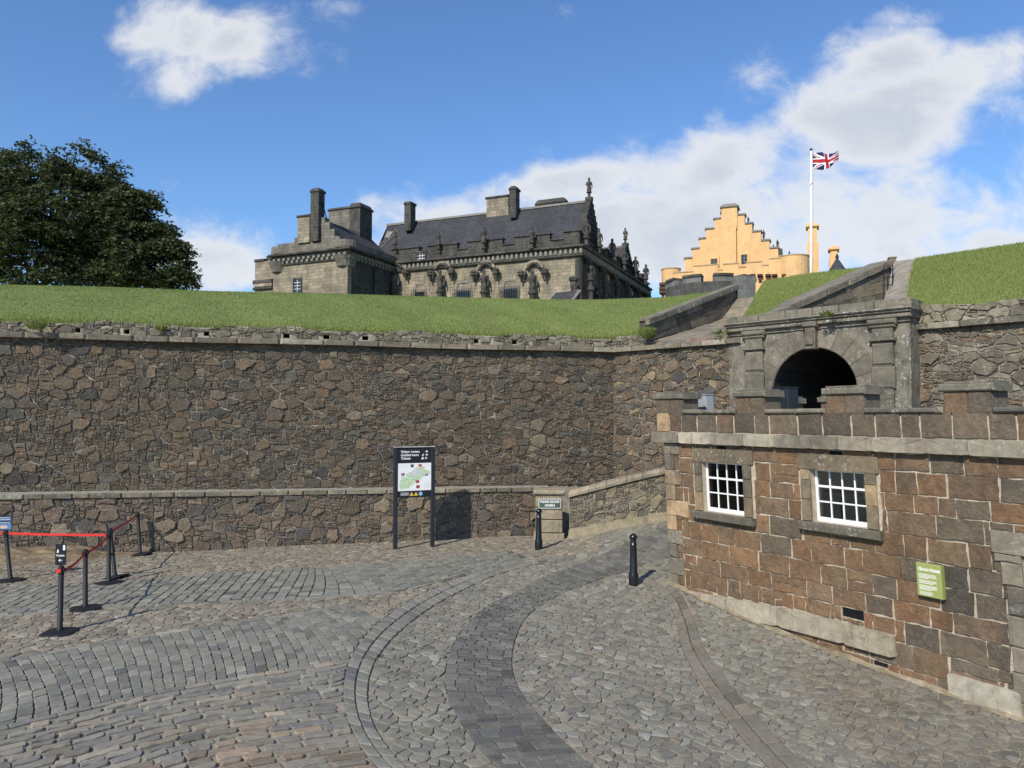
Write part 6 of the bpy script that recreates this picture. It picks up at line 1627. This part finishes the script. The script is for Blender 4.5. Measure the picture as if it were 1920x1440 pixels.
    # tall stack to the right, with its slimmer neighbour
    for (a, b, y0, ys_, lab, w) in ((1515, 1532, 417, 456, 'tall ochre chimney stack behind the white flagpole', 2.5), (1557, 1570, 460, 480, 'short ochre chimney stack standing alone right of the flagpole', 5)):
        s = thing('chimney_stack', lab, 'chimney', fr.P(U((a + b) / 2, w), w, 7)); m = MB(); aa, bb, z0, z1 = pb(m, fr, a, y0 + 9, b, ys_, w, w + 1.3); m.fbox(fr, aa - .12, bb + .12, w - .12, w + 1.42, 6.5, z0); m.build('shaft', M['ochre'], s)
        m = MB(); m.cbox(fr, aa - .2, bb + .2, w - .2, w + 1.5, z1, z1 + .25, .06); m.hexa(MB.orient([fr.P(aa - .15, w - .15, z1 + .25), fr.P(bb + .15, w - .15, z1 + .25), fr.P(bb + .15, w + 1.45, z1 + .25), fr.P(aa - .15, w + 1.45, z1 + .25), fr.P(aa + .15, w + .3, z1 + .55), fr.P(bb - .15, w + .3, z1 + .55), fr.P(bb - .15, w + 1.0, z1 + .55), fr.P(aa + .15, w + 1.0, z1 + .55)])); m.build('cap', M['ochre'], s)
    s = onY(1570, 505, 70); m = MB(); zt = onY(1570, 488, 70)[2]; m.lathe([(1.0, 7), (.95, 12), (.85, zt - 1.1), (.12, zt + .1), (.16, zt + .35), (.05, zt + .6)], (s[0], s[1], 0), 16); top(m.build('turret_roof', M['slate']), 'small slated cone turret beside the short ochre chimney stack', 'turret')
build_hall()

def build_bastion():
    c = onY(1331, 545, 47.5); cx, cy = c[0], c[1]; t = thing('round_bastion', 'round grey ashlar bastion with crenels in front of the ochre hall', 'bastion', (cx, cy, 7))
    R_ = 2.75; z0 = 7.0; zb = onY(1331, 527, 44.8)[2]; zt = onY(1331, 512, 44.8)[2]; m = MB(); n = 48
    m.lathe([(R_ + .05, z0), (R_, zb)], (cx, cy, 0), n); m.build('wall', M['bastion'], t)
    step = 2 * math.pi / 9; m.build('wall', M['bastion'], t)
    for k in range(9):
        m = MB(); cp_ = MB(); a0 = k * step + .35; a1 = a0 + step * .62; N = 7; al = np.linspace(a0, a1, N)
        for mm, r0, r1, za, zb2 in ((m, R_, R_ - .7, zb, zt - .15), (cp_, R_ + .07, R_ - .77, zt - .15, zt)):
            vs = [(cx + r * math.cos(a), cy + r * math.sin(a), z) for a in al for (r, z) in ((r0, za), (r0, zb2), (r1, zb2), (r1, za))]
            mm.add(vs, [(4 * i + j, 4 * i + (j + 1) % 4, 4 * i + 4 + (j + 1) % 4, 4 * i + 4 + j) for i in range(N - 1) for j in range(4)] + [(3, 2, 1, 0), tuple(4 * (N - 1) + j for j in range(4))])
        o = m.build('merlon', M['bastion'], t); cp_.build('coping', M['trim'], o)
    fr = Frame(*onY(1385, 540, 44.0)[:2], .9, .2); m = MB(); m.fbox(fr, 0, 1.1, 0, 1.2, 7, onY(1385, 516, 44)[2]); m.build('return_wall', M['bastion'], t)
build_bastion()

def build_flag():
    b = onY(1518, 515, 40.0); tz = onY(1521, 283, 40.0)[2]; t = thing('flagpole', 'tall white flagpole standing behind the grass bank above the gate', 'flagpole', (b[0], b[1], 7))
    x0, y0 = b[0], b[1]; tp = onY(1521, 283, 40.0); m = MB(); m.tube([(x0, y0, 7), (tp[0], tp[1], tp[2])], [.085, .05], 14); m.build('pole', M['white'], t, True)
    m = MB(); m.lathe([(.03, 0), (.075, .04), (.075, .1), (.02, .15)], (tp[0], tp[1], tp[2]), 12); m.build('finial', M['blackplastic'], t)
    m = MB(); q = onY(1521, 345, 40.0); m.tube([(q[0] - .09, q[1] - .06, q[2] - .1), (q[0] + .05, q[1] - .08, q[2] + .12), (q[0] + .09, q[1] - .06, q[2] - .08)], .014, 5); m.tube([(x0 + .12, y0 - .05, 8), (tp[0] + .06, tp[1] - .05, tp[2] - .1)], .006, 4); m.build('halyard', M['ochrecap'], t)
    zt = onY(1523, 287, 40)[2]; zb = onY(1523, 318, 40)[2]; H = zt - zb; Lf = H * 2.0
    red, white, blue = (.42, .02, .03), (.8, .8, .8), (.015, .02, .09)
    def uj(a, b):
        x = a * 60; y = b * 30
        if abs(x - 30) < 3 or abs(y - 15) < 3: return red
        if abs(x - 30) < 5 or abs(y - 15) < 5: return white
        d1 = (x / 2 - y) / math.hypot(.5, 1); d2 = (x / 2 + y - 30) / math.hypot(.5, 1)
        for d, s in ((d1, 1 if x < 30 else -1), (d2, 1 if x > 30 else -1)):
            dd = d * s
            if 0 < dd < 2.0 : return red
        if abs(d1) < 3 or abs(d2) < 3: return white
        return blue
    def P(a, b):
        s = a * Lf; k = .70 if a > .5 else 1; x = .72 * s - .22 * math.sin(a * 7) * a; wy = .30 * math.sin(a * 10 + b * 1.6) * a + .1 * math.sin(a * 23 + b * 3) * a
        hb = (b - .5) * H * (1 - .55 * max(0, a - .45) / .55) ; z = (zt + zb) / 2 + hb + .16 * math.sin(a * 9 + 1) * a * (1 - b * .5) + .38 * max(0, a - .5) ** 1.2
        return (tp[0] + .08 + x, tp[1] + wy - .2 * a, z)
    o = picture('flag', uj, 96, 48, P, None, rich('flag_cloth', attr=True, var=.03, scale=5, rough=.8, bump=.1, bscale=40)); top(o, 'red white and blue union flag flying from the top of the white pole', 'flag')
build_flag()

# ------------------------------------------------------------ trees
M['leaf'] = leafmat('beech_leaf', (.030, .050, .020), (.125, .125, .055), .2)
M['bark'] = rich('grey_bark', (.07, .06, .05), var=.4, scale=2, bump=.8, bscale=10)
def build_tree(name, label, base, lobes, nleaf, seed, trunk_r, ls=.20):
    rg = np.random.default_rng(seed); rd = random.Random(seed)
    t = thing(name, label, 'tree', base); b = Vector(base); top_z = max(l[2] + l[5] for l in lobes)
    m = MB(); cz = b.z + (top_z - b.z) * .58; trunk = [b + Vector((rd.uniform(-.15, .15) * i, rd.uniform(-.15, .15) * i, (cz - b.z) * i / 6)) for i in range(7)]; m.tube(trunk, [trunk_r * (1 - .13 * i) for i in range(7)], 10); m.build('trunk', M['bark'], t)
    limbs = MB(); twigs = []
    for (x, y, z, rx, ry, rz) in lobes:
        c = Vector((x, y, z)); s = trunk[min(5, max(1, int((z - b.z) / (cz - b.z) * 4)))]; mid = s.lerp(c, .5) + Vector((0, 0, .5)); limbs.tube([s, mid, mid.lerp(c, .75)], [trunk_r * .3, trunk_r * .18, trunk_r * .05], 6)
        for _ in range(14 if rx > .9 else 0):
            d = Vector(rg.normal(0, 1, 3)).normalized(); e = c + Vector((d.x * rx * .9, d.y * ry * .9, abs(d.z) * rz * .6 - .3 * rz)); st = c.lerp(mid, rd.random() * .6); q = st.lerp(e, .5) + Vector((0, 0, .25)); limbs.tube([st, q, e], [.06, .04, .015], 4)
    limbs.build('branches', M['bark'], t)
    # sprays: drooping layered twigs, each with a row of leaves
    vol = np.array([l[3] * l[4] * l[5] for l in lobes]) ** .6; ns = int(nleaf / 20); li = rg.choice(len(lobes), ns, p=vol / vol.sum()); L = np.array(lobes)[li]
    d = rg.normal(0, 1, (ns, 3)); d /= np.linalg.norm(d, axis=1)[:, None]; rr = rg.random(ns) ** .38; d *= rr[:, None]
    WP = L[:, :3] + d * L[:, 3:6]
    keepn = np.array([mnoise.noise(Vector((p[0] * .55, p[1] * .3, p[2] * .85))) for p, i in zip(WP, li)]) > -.20; L = L[keepn]; d = d[keepn]; ns = len(d)
    Pc = L[:, :3] + d * L[:, 3:6]; out = Pc - np.array([b.x, b.y, b.z + 3]); out[:, 2] *= .2; out /= np.linalg.norm(out, axis=1)[:, None] + 1e-6
    out += rg.normal(0, .45, (ns, 3)); out[:, 2] = -.12 + rg.normal(0, .28, ns); out /= np.linalg.norm(out, axis=1)[:, None]
    side = np.cross(out, [0, 0, 1]); side /= np.linalg.norm(side, axis=1)[:, None] + 1e-6; k = 20
    s_ = rg.uniform(-.1, 1, (ns, k)); q_ = rg.normal(0, .26, (ns, k)); ln = rg.uniform(.6, 1.25, (ns, 1))
    C_ = Pc[:, None, :] + out[:, None, :] * (s_ * ln)[..., None] + side[:, None, :] * (q_ * ln * (1.1 - np.abs(s_)))[..., None]; C_[..., 2] -= (s_ ** 2) * .32 * ln; C_ += rg.normal(0, .05, C_.shape); C_ = C_.reshape(-1, 3); n = len(C_)
    a = rg.normal(0, 1, (n, 3)); a[:, 2] *= .45; a /= np.linalg.norm(a, axis=1)[:, None]; nn = rg.normal(0, 1, (n, 3)) + [0, 0, 1.0]; bb = np.cross(nn, a); bb /= np.linalg.norm(bb, axis=1)[:, None] + 1e-6; sz = ls * rg.uniform(.55, 1.2, n)[:, None]
    V = np.stack([C_ - a * sz * .55, C_ + bb * sz * .3, C_ + a * sz * .6, C_ - bb * sz * .3], 1).reshape(-1, 3); F = [(4 * i, 4 * i + 1, 4 * i + 2, 4 * i + 3) for i in range(n)]
    lt = np.clip(np.repeat(rg.beta(2, 3, ns), k) + rg.normal(0, .12, n), 0, 1); cc = np.repeat(np.stack([lt] * 3, 1), 4, 0)
    me = fast_mesh('crown', V, F, cc, False, [M['leaf']], None, False); me.transform(Matrix.Translation(-b)); link('crown', me, t)
def lobe(px, py, rx, ry, Y, dy=None):
    c = onY(px, py, Y); k = Y / FPX; return (c[0], c[1], c[2], rx * k, (dy or rx) * k, ry * k)
Yt = 48.0
g0 = onY(75, 520, Yt)
build_tree('beech_tree', 'large dark spreading beech tree filling the left edge behind the grass bank', (g0[0], g0[1], 6.8),
    [lobe(-40, 360, 70, 60, Yt), lobe(-60, 450, 90, 80, Yt + 2), lobe(10, 330, 50, 40, Yt), lobe(35, 350, 60, 62, Yt - 1), lobe(95, 320, 48, 40, Yt), lobe(120, 330, 62, 50, Yt), lobe(160, 345, 44, 48, Yt + 1), lobe(192, 338, 20, 22, Yt),
     lobe(20, 430, 80, 62, Yt - 2), lobe(100, 410, 90, 62, Yt - 1), lobe(150, 440, 70, 52, Yt), lobe(60, 500, 60, 45, Yt - 1), lobe(-20, 510, 60, 45, Yt), lobe(130, 505, 60, 42, Yt - 1), lobe(185, 395, 40, 40, Yt),
     lobe(130, 272, 16, 14, Yt), lobe(60, 285, 22, 16, Yt), lobe(165, 290, 14, 14, Yt), lobe(208, 318, 12, 12, Yt), lobe(218, 350, 14, 10, Yt), lobe(20, 292, 20, 14, Yt),
     lobe(178, 300, 10, 9, Yt), lobe(95, 272, 12, 9, Yt), lobe(212, 362, 9, 12, Yt), lobe(150, 262, 7, 7, Yt)], 100000, 3, .55, .22)
g1 = onY(235, 520, Yt + 1)
build_tree('beech_tree', 'lower right-hand dark beech tree with drooping branches beside the larger beech', (g1[0], g1[1], 6.8),
    [lobe(205, 385, 48, 38, Yt), lobe(250, 380, 32, 26, Yt), lobe(215, 430, 62, 46, Yt), lobe(262, 425, 38, 36, Yt + 1), lobe(190, 480, 55, 52, Yt + 1), lobe(250, 480, 60, 42, Yt), lobe(300, 465, 32, 34, Yt), lobe(325, 490, 26, 34, Yt), lobe(300, 515, 48, 26, Yt), lobe(230, 515, 60, 26, Yt), lobe(285, 440, 26, 26, Yt), lobe(345, 520, 12, 20, Yt), lobe(310, 432, 12, 12, Yt), lobe(272, 368, 14, 10, Yt), lobe(286, 386, 10, 10, Yt), lobe(338, 462, 10, 12, Yt), lobe(236, 358, 12, 10, Yt)], 72000, 8, .4, .22)
